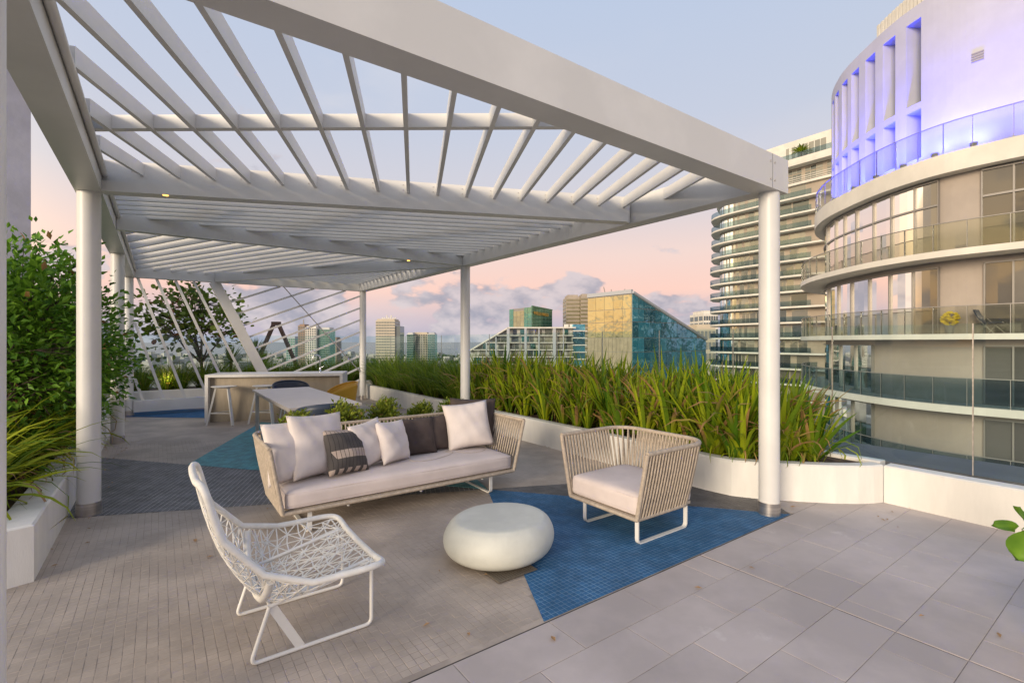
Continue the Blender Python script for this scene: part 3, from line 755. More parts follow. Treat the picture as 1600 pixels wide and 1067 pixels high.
def sled(root, W3, x, y0, y1, h, along_y=True, w=0.032, th=0.010):
    """flat-bar sled leg: two uprights and a runner with eased corners"""
    P = (lambda a, z: W3((x, a), z)) if along_y else (lambda a, z: W3((a, x), z))
    r = 0.035; pts = [P(y0, h)]
    for k in range(5): a = math.pi + math.pi / 2 * k / 4; pts.append(P(y0 + r + r * math.cos(a), r + 0.005 + r * math.sin(a)))
    for k in range(5): a = -math.pi / 2 + math.pi / 2 * k / 4; pts.append(P(y1 - r + r * math.cos(a), r + 0.005 + r * math.sin(a)))
    pts.append(P(y1, h))
    side = (P(y1, 0) - P(y0, 0)).normalized().cross(Vector((0, 0, 1))) * (w / 2)
    vs_ = []; fs = []; m = MB()
    for i, p in enumerate(pts):
        d = (pts[min(i + 1, len(pts) - 1)] - pts[max(i - 1, 0)]).normalized(); nrm = side.normalized().cross(d) * (th / 2)
        vs_ += [p - side - nrm, p + side - nrm, p + side + nrm, p - side + nrm]
    for i in range(len(pts) - 1):
        for k in range(4): fs.append((4 * i + k, 4 * i + (k + 1) % 4, 4 * i + 4 + (k + 1) % 4, 4 * i + 4 + k))
    fs += [(3, 2, 1, 0), tuple(4 * (len(pts) - 1) + k for k in range(4))]
    m.add(vs_, fs); m.build('leg', 'white_metal', root)

def piping(parent, W3, x0, x1, y0, y1, z, r=0.035):
    pts = []
    for cx, cy, a0 in ((x1 - r, y1 - r, 0), (x0 + r, y1 - r, 90), (x0 + r, y0 + r, 180), (x1 - r, y0 + r, 270)):
        for k in range(6): a = R(a0 + 18 * k); pts.append(W3((cx + r * math.cos(a), cy + r * math.sin(a)), z))
    m = MB(); m.tube(pts, 0.0042, 6, closed=True); M_ = parent.matrix_basis.inverted()
    off = parent.parent.location; rz = parent.rotation_euler.z; q = parent.location
    m.v = [tuple(Matrix.Rotation(-rz, 3, 'Z') @ (Vector(v) - off - q)) for v in m.v]
    o = bpy.data.objects.new('piping', m.mesh('piping', 'cushion')); COL.objects.link(o); o.parent = parent
def cushion(name, root, W3, x0, x1, y0, y1, z, h, m='cushion', r=0.045, puff=0.018):
    c = W3(((x0 + x1) / 2, (y0 + y1) / 2), z); me = rbox_mesh(name, x1 - x0, y1 - y0, h, r, m, puff, 3)
    ang = math.atan2(W3((1, 0), 0).y - W3((0, 0), 0).y, W3((1, 0), 0).x - W3((0, 0), 0).x)
    o = place(name, me, root, c - root.location, ang); return o

# sofa: length along U, depth along V, front edge towards the camera
SO = Vector((-1.731, 3.685))
sofa = thing('sofa', 'long beige rope-woven outdoor sofa with pink-white seat cushion and white sled legs', 'sofa', v3(SO + U * 1.07 + V * 0.4))
W3s = rope_seat(sofa, SO, U, V, (0.0, 2.16, 0.0, 0.78, 0.12), (-0.09, 2.29, 0.0, 0.90, 0.20), 0.19, 0.69, (17, 6, 50))
for x in (0.20, 1.90): sled(sofa, W3s, x, 0.03, 0.70, 0.18)
m = MB(); m.obox(W3s((1.08, 0.40), 0.195), U.to_3d() * 1.06, V.to_3d() * 0.375, (0, 0, 0.012)); m.build('seat_deck', 'rope', sofa)
cs = cushion('seat_cushion', sofa, W3s, 0.015, 2.15, 0.005, 0.76, 0.205, 0.15, r=0.05)
piping(cs, W3s, 0.022, 2.143, 0.010, 0.753, 0.205 + 0.128); piping(cs, W3s, 0.022, 2.143, 0.010, 0.753, 0.205 + 0.022)
for x in (0.3, 0.95, 1.6):
    m = MB(); m.lathe([(0.012, 0.155), (0.012, 0.185)], W3s((x + 0.2, 0.03), 0), 10); m.build('glide', 'white_metal', sofa)

# armchair
AC = Vector((0.985, 4.075))
arm = thing('armchair', 'beige rope-woven armchair with white cushion on the blue mosaic', 'armchair', v3(AC))
W3a = rope_seat(arm, AC, -V, U, (-0.355, 0.355, -0.34, 0.345, 0.12), (-0.455, 0.465, -0.355, 0.42, 0.20), 0.185, 0.69, (16, 6, 15))
for x in (0.345, -0.20): sled(arm, W3a, x, -0.325, 0.27, 0.175)
m = MB(); m.obox(v3(AC, 0.19), V.to_3d() * 0.345, U.to_3d() * 0.335, (0, 0, 0.012)); m.build('seat_deck', 'rope', arm)
cs = cushion('seat_cushion', arm, W3a, -0.36, 0.36, -0.335, 0.345, 0.20, 0.165, r=0.045)
piping(cs, W3a, -0.353, 0.353, -0.329, 0.338, 0.20 + 0.145); piping(cs, W3a, -0.353, 0.353, -0.329, 0.338, 0.20 + 0.02)

# ------------------------------------------------------------------ pillows
def striped_mat():
    m = mat('pillow_pattern', (0.05, 0.042, 0.04), 0.92, bump=0.12, bscale=330); nt = m.node_tree; N = nt.nodes; L = nt.links
    b = N['Principled BSDF']; tc = N.new('ShaderNodeTexCoord'); sp = N.new('ShaderNodeSeparateXYZ'); L.new(tc.outputs['Object'], sp.inputs[0])
    def mt(op, a, b_):
        n = N.new('ShaderNodeMath'); n.operation = op
        for i, v in enumerate((a, b_)):
            if isinstance(v, (int, float)): n.inputs[i].default_value = v
            else: L.new(v, n.inputs[i])
        return n.outputs[0]
    x, y = sp.outputs[0], sp.outputs[1]
    band = lambda v, a, c: mt('MULTIPLY', mt('GREATER_THAN', v, a), mt('LESS_THAN', v, c))
    lines = mt('GREATER_THAN', mt('FRACT', mt('MULTIPLY', x, 30.0), 0), 0.12)
    cream = mt('MULTIPLY', mt('MAXIMUM', band(y, -0.075, -0.005), band(y, 0.15, 0.30)), lines)
    cream = mt('MULTIPLY', cream, mt('GREATER_THAN', mt('ADD', x, mt('MULTIPLY', y, 0.5)), -0.17))
    bott = mt('MULTIPLY', band(y, -0.30, -0.155), mt('GREATER_THAN', mt('FRACT', mt('MULTIPLY', x, 13.0), 0), 0.45))
    cream = mt('MAXIMUM', cream, bott)
    dl = mt('MULTIPLY', mt('LESS_THAN', mt('FRACT', mt('MULTIPLY', x, 30.0), 0), 0.10), 1.0)
    mx = N.new('ShaderNodeMix'); mx.data_type = 'RGBA'; mx.inputs[6].default_value = (0.085, 0.075, 0.07, 1); mx.inputs[7].default_value = (0.022, 0.02, 0.02, 1); L.new(dl, mx.inputs[0])
    m2 = N.new('ShaderNodeMix'); m2.data_type = 'RGBA'; m2.inputs[7].default_value = (0.46, 0.37, 0.31, 1)
    L.new(cream, m2.inputs[0]); L.new(mx.outputs[2], m2.inputs[6]); L.new(m2.outputs[2], b.inputs['Base Color'])
striped_mat()
def pillow(label, s, q, size, thick, az, lean, m, seed, roll=0.0, zb=0.372, group='pillows on the sofa'):
    rnd = random.Random(seed); N_ = 18; hs = size / 2; vs_ = []; fs = []; ph = [rnd.uniform(0, 6.28) for _ in range(6)]
    for sd in (1, -1):
        for j in range(N_ + 1):
            for i in range(N_ + 1):
                x = -1 + 2 * i / N_; y = -1 + 2 * j / N_
                px = x * hs * (1 - 0.075 * (1 - y * y)); py = y * hs * (1 - 0.075 * (1 - x * x))
                prof = max(0.0, (1 - abs(x) ** 2.6)) ** 0.55 * max(0.0, (1 - abs(y) ** 2.6)) ** 0.55
                sag = 1.0 + 0.22 * (-y) * (1 - x * x)
                wr = 0.05 * math.sin(4 * x + 2 * y + ph[0]) + 0.05 * math.sin(7 * y - 3 * x + ph[1]) + 0.035 * math.sin(11 * x + 5 * y + ph[2])
                edge = math.exp(-((1 - max(abs(x), abs(y))) / 0.22) ** 2) * 0.09 * math.sin(16 * (x if abs(y) > abs(x) else y) + ph[3])
                vs_.append((px, py, sd * thick / 2 * prof * (sag + wr + edge)))
    n1 = (N_ + 1) ** 2
    for k in (0, 1):
        for j in range(N_):
            for i in range(N_):
                a = k * n1 + j * (N_ + 1) + i; f = (a, a + 1, a + N_ + 2, a + N_ + 1); fs.append(f if k == 0 else tuple(reversed(f)))
    mb = MB(); mb.add(vs_, fs, True); me = mb.mesh('pillow', m)
    bm = bmesh.new(); bm.from_mesh(me); bmesh.ops.remove_doubles(bm, verts=bm.verts, dist=0.0004); bm.to_mesh(me); bm.free()
    a = R(az); n = Vector((math.cos(a), math.sin(a), 0)); le = R(lean)
    up = (Vector((0, 0, 1)) * math.cos(le) - n * math.sin(le)); nz = (n * math.cos(le) + Vector((0, 0, 1)) * math.sin(le)); xr = up.cross(nz)
    if roll: rr = Matrix.Rotation(R(roll), 3, nz); up = rr @ up; xr = rr @ xr
    p = SO + U * s + V * q
    zc = zb + (abs(up.z) + abs(xr.z) * 0.8 * (1 if roll else 0)) * hs * 0.96
    M = Matrix(((xr.x, up.x, nz.x, p.x), (xr.y, up.y, nz.y, p.y), (xr.z, up.z, nz.z, zc), (0, 0, 0, 1)))
    o = bpy.data.objects.new('pillow', me); COL.objects.link(o); o.matrix_world = M
    tag(o, label, 'pillow', group); return o
pillow('large white pillow leaning in the left corner of the sofa, leftmost of all', 0.14, 0.31, 0.50, 0.17, -34, 14, 'pillow_white', 1)
pillow('large white pillow second from the left, behind the patterned one', 0.34, 0.33, 0.53, 0.18, -32, 16, 'pillow_white', 2, roll=-3)
pillow('black and cream patterned pillow slumped on the left half of the sofa', 0.55, 0.26, 0.40, 0.17, -36, 24, 'pillow_pattern', 3, roll=-4)
pillow('small white pillow directly right of the patterned pillow', 0.80, 0.38, 0.41, 0.17, -26, 17, 'pillow_white', 4, roll=5)
pillow('small white pillow between another white pillow and the dark ones', 1.03, 0.38, 0.395, 0.17, -24, 18, 'pillow_white', 5, roll=-4)
pillow('dark brown pillow in the middle of the sofa, left one of the small dark pair', 1.36, 0.55, 0.38, 0.14, -56, 20, 'pillow_dark', 6)
pillow('dark brown pillow partly behind the other small dark pillow, beside a large white one', 1.54, 0.60, 0.37, 0.14, -62, 17, 'pillow_dark', 7, roll=2)
pillow('large white pillow at the right end of the sofa in front of a dark one', 1.92, 0.50, 0.50, 0.17, -72, 22, 'pillow_white', 8, roll=5)
pillow('large dark brown pillow at the right end of the sofa behind the white one', 2.06, 0.63, 0.52, 0.16, -78, 16, 'pillow_dark', 9, roll=-2)
# thin tie cords lying on the seat cushion
def tie_cord(label, pts):
    m = MB(); P = [W3s(p[:2], 0.379 + (p[2] if len(p) > 2 else 0.0)) for p in pts]; path = [Vector(catmull([tuple(x) for x in P], k / 40)) for k in range(41)]
    m.tube(path, 0.0022, 5); o = m.build('tie_cord', 'rope', loc=P[0]); tag(o, label, 'cord', 'pillow ties on the seat cushion')
tie_cord('thin beige tie cord looping below the dark pillows', [(1.16, 0.32), (1.2, 0.22), (1.36, 0.2), (1.55, 0.27), (1.66, 0.36), (1.6, 0.42), (1.68, 0.44)])
tie_cord('thin beige tie cord curling below the large white pillow at the right end', [(1.7, 0.36), (1.76, 0.25), (1.9, 0.22), (2.02, 0.3), (2.06, 0.42), (1.98, 0.47)])

# ------------------------------------------------------------------ pebble table
tb = MB()
key = [(0.22, 0.0), (0.305, 0.018), (0.366, 0.062), (0.390, 0.125), (0.382, 0.185), (0.352, 0.238), (0.322, 0.262)]
prof = [catmull(key, k / 30) for k in range(31)]
prof += [(0.313, 0.2665), (0.301, 0.2688), (0.27, 0.2695), (0.14, 0.2695), (0.01, 0.2695)]
tb.lathe(prof, (0, 0, 0), 56, 1.03, 0.97, 0.4)
tb.v = [(x + 0.03 * (z / 0.27) * 0.6, y, z * (1 + 0.07 * x)) for x, y, z in tb.v]
o = place('coffee_table', tb.mesh('coffee_table', 'table_resin'), None, (-0.10, 3.425, 0.006), sc=(0.97, 0.97, 1.0))
tag(o, 'low smooth pale pebble-shaped coffee table in front of the sofa', 'coffee table')

# ------------------------------------------------------------------ white woven lounge chair
CH = Vector((-1.123, 2.62))
lc = thing('lounge_chair', 'white woven mesh lounge chair with bent rod base in the left foreground', 'chair', v3(CH))
rim = [(0.315, 0.405), (0.10, 0.392), (-0.09, 0.395), (-0.20, 0.425), (-0.29, 0.495), (-0.385, 0.60), (-0.43, 0.72), (-0.462, 0.875)]
mid = [(0.30, 0.355), (0.10, 0.292), (-0.10, 0.232), (-0.215, 0.240), (-0.315, 0.36), (-0.40, 0.52), (-0.455, 0.69), (-0.495, 0.865)]
def sstep(x, a, e): x = min(1.0, max(0.0, (x - a) / (e - a))); return x * x * (3 - 2 * x)
def hw(p): return 0.455 - 0.03 * min(1.0, p * 6) - 0.065 * sstep(p, 0.22, 0.52) - 0.075 * sstep(p, 0.5, 0.95)
def surf(p, t):
    a = catmull(rim, p); c = catmull(mid, p); k = abs(t) ** 3.4
    wv = hw(p)
    ax = c[0] + (a[0] - c[0]) * k; z = c[1] + (a[1] - c[1]) * k
    q = CH + U * ax + V * (t * wv); return Vector((q.x, q.y, z))
def border(t, n=88):
    """rounded outline in (p, t) space"""
    a = 2 * math.pi * t; e = 0.24
    c_, s_ = math.cos(a), math.sin(a)
    return (0.5 + 0.5 * math.copysign(abs(c_) ** e, c_), math.copysign(abs(s_) ** e, s_))
m = MB(); m.tube([surf(*border(k / 120)) for k in range(120)], 0.0165, 8, closed=True); m.build('rim', 'woven_white', lc)
m = MB(); m.tube([surf(0.455, -0.97 + 1.94 * k / 20) for k in range(21)], 0.019, 6); m.build('seat_band', 'woven_white', lc)
nodes = {}; rnd = random.Random(11); PN, TN = 23, 8
for i in range(PN + 1):
    for j in range(-TN, TN + 1):
        p = i / PN; t = j / TN
        if 0 < i < PN: p += rnd.uniform(-0.008, 0.008)
        if abs(j) < TN: t += rnd.uniform(-0.025, 0.025)
        if abs(2 * p - 1) ** (2 / 0.24) + abs(t) ** (2 / 0.24) > 1.15: continue
        nodes[(i, j)] = surf(p, t)
m = MB()
for (i, j), a in nodes.items():
    star = (i + j) % 2 == 0
    for di, dj in ((1, 0), (0, 1), (1, 1), (1, -1)):
        if di and dj and not star: continue          # diagonals cross only at the star hubs
        e = nodes.get((i + di, j + dj))
        if e: m.bar(a, e, 0.0066, 0.0036)
    if star and rnd.random() < 0.35:
        for di, dj in ((1, 2), (2, -1), (2, 1), (1, -2)):
            e = nodes.get((i + di, j + dj))
            if e and rnd.random() < 0.5: m.bar(a, e, 0.005, 0.0034)
tag(m.build('weave', 'woven_white', lc), kind='stuff')
def rel(a, bb, z): q = CH + U * a + V * bb; return Vector((q.x, q.y, z))
def round_path(pts, r=0.04, n=5):
    out = [pts[0]]
    for i in range(1, len(pts) - 1):
        p = pts[i]; d1 = (pts[i - 1] - p).normalized(); d2 = (pts[i + 1] - p).normalized()
        a = p + d1 * r; c = p + d2 * r
        for k in range(n + 1): t = k / n; out.append(a * (1 - t) ** 2 + p * 2 * t * (1 - t) + c * t * t)
    out.append(pts[-1]); return out
for s in (-1, 1):
    bb = 0.25 * s
    pth = [rel(-0.205, bb, 0.252), rel(0.285, bb, 0.356), rel(0.285, bb, 0.010), rel(-0.285, bb, 0.010), rel(-0.205, bb, 0.252)]
    m = MB(); m.tube(round_path(pth, 0.035), 0.0098, 8); m.build('base_frame', 'white_metal', lc)
    m = MB(); m.bar(rel(-0.195, bb, 0.25), rel(-0.065, bb, 0.012), 0.040, 0.006, up=V.to_3d()); m.build('brace', 'white_metal', lc)
    m = MB(); m.tube([rel(-0.205, bb, 0.258), rel(-0.205, -bb * 0.0, 0.252)], 0.008, 6); m.build('cross_tube', 'white_metal', lc)

# ------------------------------------------------------------------ bar counter, stools, faucet
BD = Vector((0.9785, 0.206)); BN = Vector((-0.206, 0.9785))
BO = Vector((-5.66, 8.98))
bar = thing('bar_counter', 'white quartz bar counter with beige panel front at the back of the pergola', 'bar counter', v3(BO + BD * 1.2))
def bx(name, a0, a1, b0, b1, z0, z1, mt_, root=None):
    m = MB(); c = BO + BD * ((a0 + a1) / 2) + BN * ((b0 + b1) / 2); m.obox((c.x, c.y, (z0 + z1) / 2), BD.to_3d() * ((a1 - a0) / 2), BN.to_3d() * ((b1 - b0) / 2), (0, 0, (z1 - z0) / 2))
    return m.build(name, mt_, root or bar)
bx('counter_top', 0.0, 2.42, 0.0, 0.75, 0.835, 0.885, 'quartz')
bx('end_panel', 0.0, 0.055, 0.0, 0.75, 0.0, 0.833, 'quartz'); bx('end_panel', 2.365, 2.42, 0.0, 0.75, 0.0, 0.833, 'quartz')
bx('front_panel', 0.057, 2.363, 0.10, 0.13, 0.0, 0.833, 'bar_panel'); bx('cabinet', 0.057, 2.363, 0.132, 0.72, 0.02, 0.833, 'white_paint')
fc = BO + BD * 1.93 + BN * 0.45
fa = thing('faucet', 'tall chrome gooseneck faucet standing on the bar counter', 'faucet', (fc.x, fc.y, 0.886))
m = MB(); m.lathe([(0.028, 0.886), (0.028, 0.90), (0.018, 0.905), (0.016, 0.98)], (fc.x, fc.y, 0), 14); m.build('base', 'chrome', fa)
pth = [Vector((fc.x, fc.y, 0.96)), Vector((fc.x, fc.y, 1.16))] + [Vector((fc.x - 0.07 * BD.x * (1 - math.cos(a)), fc.y - 0.07 * BD.y * (1 - math.cos(a)), 1.16 + 0.07 * math.sin(a))) for a in [math.pi * k / 8 for k in range(1, 9)]]
pth.append(pth[-1] - Vector((0, 0, 0.05)))
m = MB(); m.tube(pth, 0.012, 10); m.build('spout', 'chrome', fa)
m = MB(); m.tube([Vector((fc.x, fc.y, 0.965)), Vector((fc.x + 0.07, fc.y, 1.0))], 0.008, 8); m.build('lever', 'chrome', fa)

def stool(c, label, rz):
    s = thing('bar_stool', label, 'bar stool', (c.x, c.y, 0), 'stools at the bar', 0)
    m = MB(); a0 = rz
    m.lathe([(0.04, 0.655), (0.17, 0.668), (0.205, 0.685), (0.21, 0.692), (0.19, 0.690), (0.04, 0.672)], (c.x, c.y, 0), 24); m.build('seat', 'white_metal', s)
    tops = []
    for k in range(3):
        a = a0 + k * 2 * math.pi / 3; t_ = Vector((c.x + 0.13 * math.cos(a), c.y + 0.13 * math.sin(a), 0.665)); f = Vector((c.x + 0.27 * math.cos(a), c.y + 0.27 * math.sin(a), 0.0))
        m = MB(); m.bar(t_, f, 0.042, 0.03); m.build('leg', 'white_metal', s); tops.append(t_ + (f - t_) * 0.68)
    for k in range(3):
        m = MB(); m.tube([tops[k], tops[(k + 1) % 3]], 0.008, 6); m.build('footrest', 'white_metal', s)
stool(Vector((-5.22, 8.84)), 'white three-legged bar stool nearest the left end of the bar', R(90))
stool(Vector((-4.55, 8.98)), 'white three-legged bar stool at the bar, half behind the dining table', R(85))

# ------------------------------------------------------------------ dining table and chairs
DT = Vector((-2.21, 5.80)); 
dt = thing('dining_table', 'long white dining table between the shrubs and the bar', 'dining table', v3(DT + V * 1.3))
def dloc(a, bq): return DT + U * a + V * bq
m = MB(); c = dloc(0, 1.30); m.obox((c.x, c.y, 0.728), U.to_3d() * 0.42, V.to_3d() * 1.33, (0, 0, 0.014)); m.build('table_top', 'table_white', dt)
for sa in (-1, 1):
    m = MB(); c = dloc(0.37 * sa, 1.30); m.obox((c.x, c.y, 0.693), U.to_3d() * 0.015, V.to_3d() * 1.24, (0, 0, 0.02)); m.build('apron', 'table_white', dt)
    for bq in (0.06, 2.54):
        p = dloc(0.36 * sa, bq); q = dloc(0.37 * sa, bq + (0.05 if bq < 1 else -0.05)); m = MB(); m.bar(v3(p, 0.0), v3(q, 0.713), 0.05, 0.05); m.build('leg', 'table_white', dt)
def shell_chair(c, face, label, mt_):
    """bucket chair; face = direction the sitter looks"""
    s = thing('dining_chair', label, 'chair', (c.x, c.y, 0), 'shell chairs at the dining table')
    f = face.normalized(); ang0 = math.atan2(-f.y, -f.x); vs_ = []; fs = []; na, nz = 28, 7
    for i in range(na + 1):
        t = -1 + 2 * i / na; a = ang0 + t * R(125); top = 0.80 - 0.17 * abs(t) ** 2.2
        for k in range(nz + 1):
            z = 0.44 + (top - 0.44) * k / nz; r = 0.235 + 0.055 * (k / nz) ** 0.7
            vs_.append((c.x + r * math.cos(a), c.y + r * math.sin(a), z))
    for i in range(na):
        for k in range(nz):
            a = i * (nz + 1) + k; fs.append((a, a + 1, a + nz + 2, a + nz + 1))
    m = MB(); m.add(vs_, fs, True); o = m.build('backrest', mt_, s); sm = o.modifiers.new('thick', 'SOLIDIFY'); sm.thickness = 0.012
    m = MB(); m.tube([Vector(vs_[i * (nz + 1) + nz]) for i in range(na + 1)], 0.011, 8); m.build('rim', mt_, s)
    m = MB(); m.lathe([(0.02, 0.425), (0.18, 0.43), (0.236, 0.45), (0.23, 0.462), (0.1, 0.452), (0.02, 0.45)], (c.x, c.y, 0), 28); m.build('seat', mt_, s)
    for k in range(4):
        a = ang0 + math.pi / 4 + k * math.pi / 2
        m = MB(); m.tube([Vector((c.x + 0.15 * math.cos(a), c.y + 0.15 * math.sin(a), 0.43)), Vector((c.x + 0.25 * math.cos(a), c.y + 0.25 * math.sin(a), 0.0))], [0.014, 0.010], 8); m.build('leg', mt_ if mt_ == 'yellow_plastic' else 'white_metal', s)
shell_chair(Vector((-2.20, 5.66)), V, 'navy shell chair at the near end of the dining table behind the shrubs', 'navy_plastic')
shell_chair(Vector((-3.86, 8.52)), -V, 'navy shell chair at the far end of the dining table by the bar', 'navy_plastic')
shell_chair(Vector((-2.95, 8.35)), Vector((-0.9, -0.5)), 'mustard yellow shell chair at the right side of the dining table', 'yellow_plastic')

# ------------------------------------------------------------------ vegetation
def strap_mesh(name, m, n, L0, L1, w, lean0, lean1, droop, seed, dry=0.25, base_r=0.06, segs=6, curl=0.0, fold=0.25):
    """a clump of long arching leaves; the 'leaf' attribute carries (along, random, dryness)"""
    rnd = random.Random(seed); mb = MB(); at = []
    for i in range(n):
        az = rnd.uniform(0, 2 * math.pi); ln = rnd.uniform(L0, L1); ww = w * rnd.uniform(0.7, 1.2)
        el = R(90 - rnd.uniform(lean0, lean1)); dr = droop * rnd.uniform(0.5, 1.6); br = base_r * math.sqrt(rnd.random())
        p = Vector((br * math.cos(az), br * math.sin(az), 0)); rv = rnd.random(); isdry = rnd.random() < dry
        dv = rnd.choice((rnd.uniform(0.2, 0.7), rnd.uniform(0.2, 1.3))) if isdry else rnd.uniform(-0.4, 0.22)
        tw = rnd.uniform(-0.9, 0.9); side0 = Vector((-math.sin(az), math.cos(az), 0)); vs_ = []; fs = []
        cu = curl * rnd.uniform(0.5, 2.5) if isdry else 0.0
        for k in range(segs + 1):
            t = k / segs; d = Vector((math.cos(az) * math.cos(el), math.sin(az) * math.cos(el), math.sin(el)))
            side = (Matrix.Rotation(tw * t, 3, d) @ side0); nrm = d.cross(side).normalized()
            wd = ww / 2 * (0.55 + 1.2 * t if t < 0.38 else 1.0 * max(0.0, 1 - ((t - 0.38) / 0.62) ** 1.8)) + 0.0006
            vs_ += [p - side * wd + nrm * wd * fold, p, p + side * wd + nrm * wd * fold]; at += [(t, rv, dv)] * 3
            p = p + d * (ln / segs); el -= (dr + cu) * (0.35 + t) / segs * 2.0
        for k in range(segs):
            a = 3 * k; fs += [(a, a + 1, a + 4, a + 3), (a + 1, a + 2, a + 5, a + 4)]
        mb.add(vs_, fs, True)
    mb.attr = at; return mb.mesh(name, m)

STRAP = [strap_mesh('strap_leaves', 'strap_leaf', 52, 0.42, 1.08, 0.049, 1, 28, 0.22, 100 + i, dry=0.42, curl=0.6) for i in range(10)]
DEAD = [strap_mesh('dry_leaves', 'strap_leaf', 18, 0.3, 0.72, 0.018, 4, 42, 0.9, 140 + i, dry=1.0, curl=1.4, base_r=0.1) for i in range(3)]
FINE = [strap_mesh('grass_blades', 'grass_leaf', 150, 0.65, 1.12, 0.015, 2, 42, 0.75, 200 + i, dry=0.18, base_r=0.13, segs=5) for i in range(4)]
SPID = [strap_mesh('spider_leaves', 'spider_leaf', 80, 0.5, 1.0, 0.036, 5, 58, 0.95, 300 + i, dry=0.30, curl=1.5, base_r=0.1, segs=7) for i in range(4)]
rnd = random.Random(21)
def clump(name, meshes, p, z, sc, label, group, cat='plant', part='leaves', extra=None):
    r = thing(name, label, cat, (p.x, p.y, z), group, rnd.uniform(0, 6.28))
    place(part, rnd.choice(meshes), r, sc=(sc * rnd.uniform(0.9, 1.15), sc * rnd.uniform(0.9, 1.15), sc))
    if extra: place('dry_leaves', rnd.choice(extra), r, rz=rnd.uniform(0, 6), sc=sc)
    return r
# strap-leaved plants, front row against the planter wall, then rows behind
def planter_u(v):           # inner soil edge of the right planter at a given distance along V
    return U_R + 0.26 if v > 2.7 else None
rows = 0
for row, (du, step, sc) in enumerate(((0.15, 0.27, 0.86), (0.38, 0.26, 0.98), (0.63, 0.27, 1.04), (0.86, 0.28, 1.05), (1.04, 0.32, 1.05))):
    v_ = 2.62 + 0.1 * row
    while v_ < 8.2:
        p = uv(U_R + 0.12 + du + rnd.uniform(-0.07, 0.07), v_ + rnd.uniform(-0.09, 0.09))
        clump('strap_leaf_plant', STRAP, p, 0.305, sc * rnd.uniform(0.78, 1.10), 'clump of upright green strap leaves with brown tips in the right-hand planter hedge', 'strap-leaf plants in the right planter', extra=DEAD if row and rnd.random() < 0.85 else None)
        v_ += step * rnd.uniform(0.85, 1.2)
for x, y, sc in ((2.30, 4.86, 0.72), (2.62, 4.80, 0.85), (2.80, 4.86, 0.62), (2.50, 5.08, 0.95), (2.82, 5.02, 0.95), (3.05, 5.12, 0.85), (2.15, 5.12, 0.85), (2.70, 5.25, 1.0), (2.40, 5.38, 1.0), (2.98, 5.22, 0.9)):
    clump('strap_leaf_plant', STRAP, Vector((x, y)), 0.305, sc, 'clump of upright green strap leaves with brown tips in the right-hand planter hedge', 'strap-leaf plants in the right planter', extra=DEAD)
lonely = clump('strap_leaf_plant', [strap_mesh('strap_leaves', 'strap_leaf', 26, 0.42, 0.72, 0.045, 8, 52, 0.3, 171, dry=0.1)], Vector((3.02, 4.90)), 0.305, 1.05, 'bright green fan of strap leaves at the rounded front corner of the right planter', 'strap-leaf plants in the right planter', extra=DEAD)
v_ = 8.1
while v_ < 13.0:
    for du in (0.2, 0.55, 0.92):
        p = uv(U_R + 0.12 + du + rnd.uniform(-0.1, 0.1), v_ + rnd.uniform(-0.12, 0.12))
        clump('grass_plant', FINE, p, 0.305, rnd.uniform(0.85, 1.05), 'tuft of fine arching grass in the far half of the right planter', 'grass tufts in the right planter', cat='grass plant')
    v_ += 0.42
u_ = -2.4
while u_ < 5.4:
    for dv in (0.35, 0.85):
        p = uv(u_ + rnd.uniform(-0.12, 0.12), 13.3 + dv + rnd.uniform(-0.1, 0.1))
        clump('grass_plant', FINE, p, 0.355, rnd.uniform(0.7, 0.95), 'tuft of fine grass in the planter behind the rod screen', 'grass tufts behind the screen', cat='grass plant')
    u_ += 0.42
v_ = 0.35
while v_ < 6.2:
    for du in (0.36, 0.66, 1.0):
        p = C0 + V * (v_ + rnd.uniform(-0.12, 0.12)) - U * (du + 0.10 + rnd.uniform(-0.08, 0.08))
        clump('spider_plant', SPID, p, 0.315, rnd.uniform(0.75, 1.0), 'arching yellow-green grassy clump with dry curled tips in the left planter', 'grassy clumps in the left planter')
    v_ += 0.34

def leaf_cloud(tips, per, rad, size, seed, shape='oval', flat=0.6, asp=0.5):
    rnd_ = random.Random(seed); mb = MB(); at = []
    for tp, outd in tips:
        bright = rnd_.uniform(-0.25, 0.25)
        for i in range(per):
            d = Vector((rnd_.gauss(0, 1), rnd_.gauss(0, 1), rnd_.gauss(0, 1)))
            c = tp + d * rad * 0.5
            l = size * rnd_.uniform(0.6, 1.25); dirv = (outd * 0.8 + Vector((rnd_.gauss(0, 1), rnd_.gauss(0, 1), rnd_.gauss(0, 0.6) + 0.2)) * 0.8).normalized()
            up = Vector((rnd_.gauss(0, flat), rnd_.gauss(0, flat), 1)).normalized(); side = dirv.cross(up)
            if side.length < 1e-3: continue
            side.normalize(); nn = side.cross(dirv).normalized(); w = l * asp * 0.5
            if shape == 'oval':
                pts = [c, c + dirv * l * 0.45 + side * w + nn * w * 0.35, c + dirv * l, c + dirv * l * 0.45 - side * w + nn * w * 0.35, c + dirv * l * 0.5]
                mb.add(pts, [(0, 4, 1), (4, 2, 1), (0, 3, 4), (4, 3, 2)]); k = 5
            else:
                pts = [c + dirv * l * 0.5]; k = 9
                for q in range(8): a = q * math.pi / 4; pts.append(c + dirv * (l * 0.5 - l * 0.5 * math.cos(a)) + side * (w * math.sin(a)) + nn * (abs(math.sin(a)) * w * 0.25))
                mb.add(pts, [(0, 1 + q, 1 + (q + 1) % 8) for q in range(8)])
            rv = min(1, max(0, rnd_.random() * 0.7 + 0.15 + bright)); dv = rnd_.uniform(0.9, 1.5) if rnd_.random() < 0.03 else -1.0
            at += [(0.5, rv, dv)] * k
    mb.attr = at; return mb
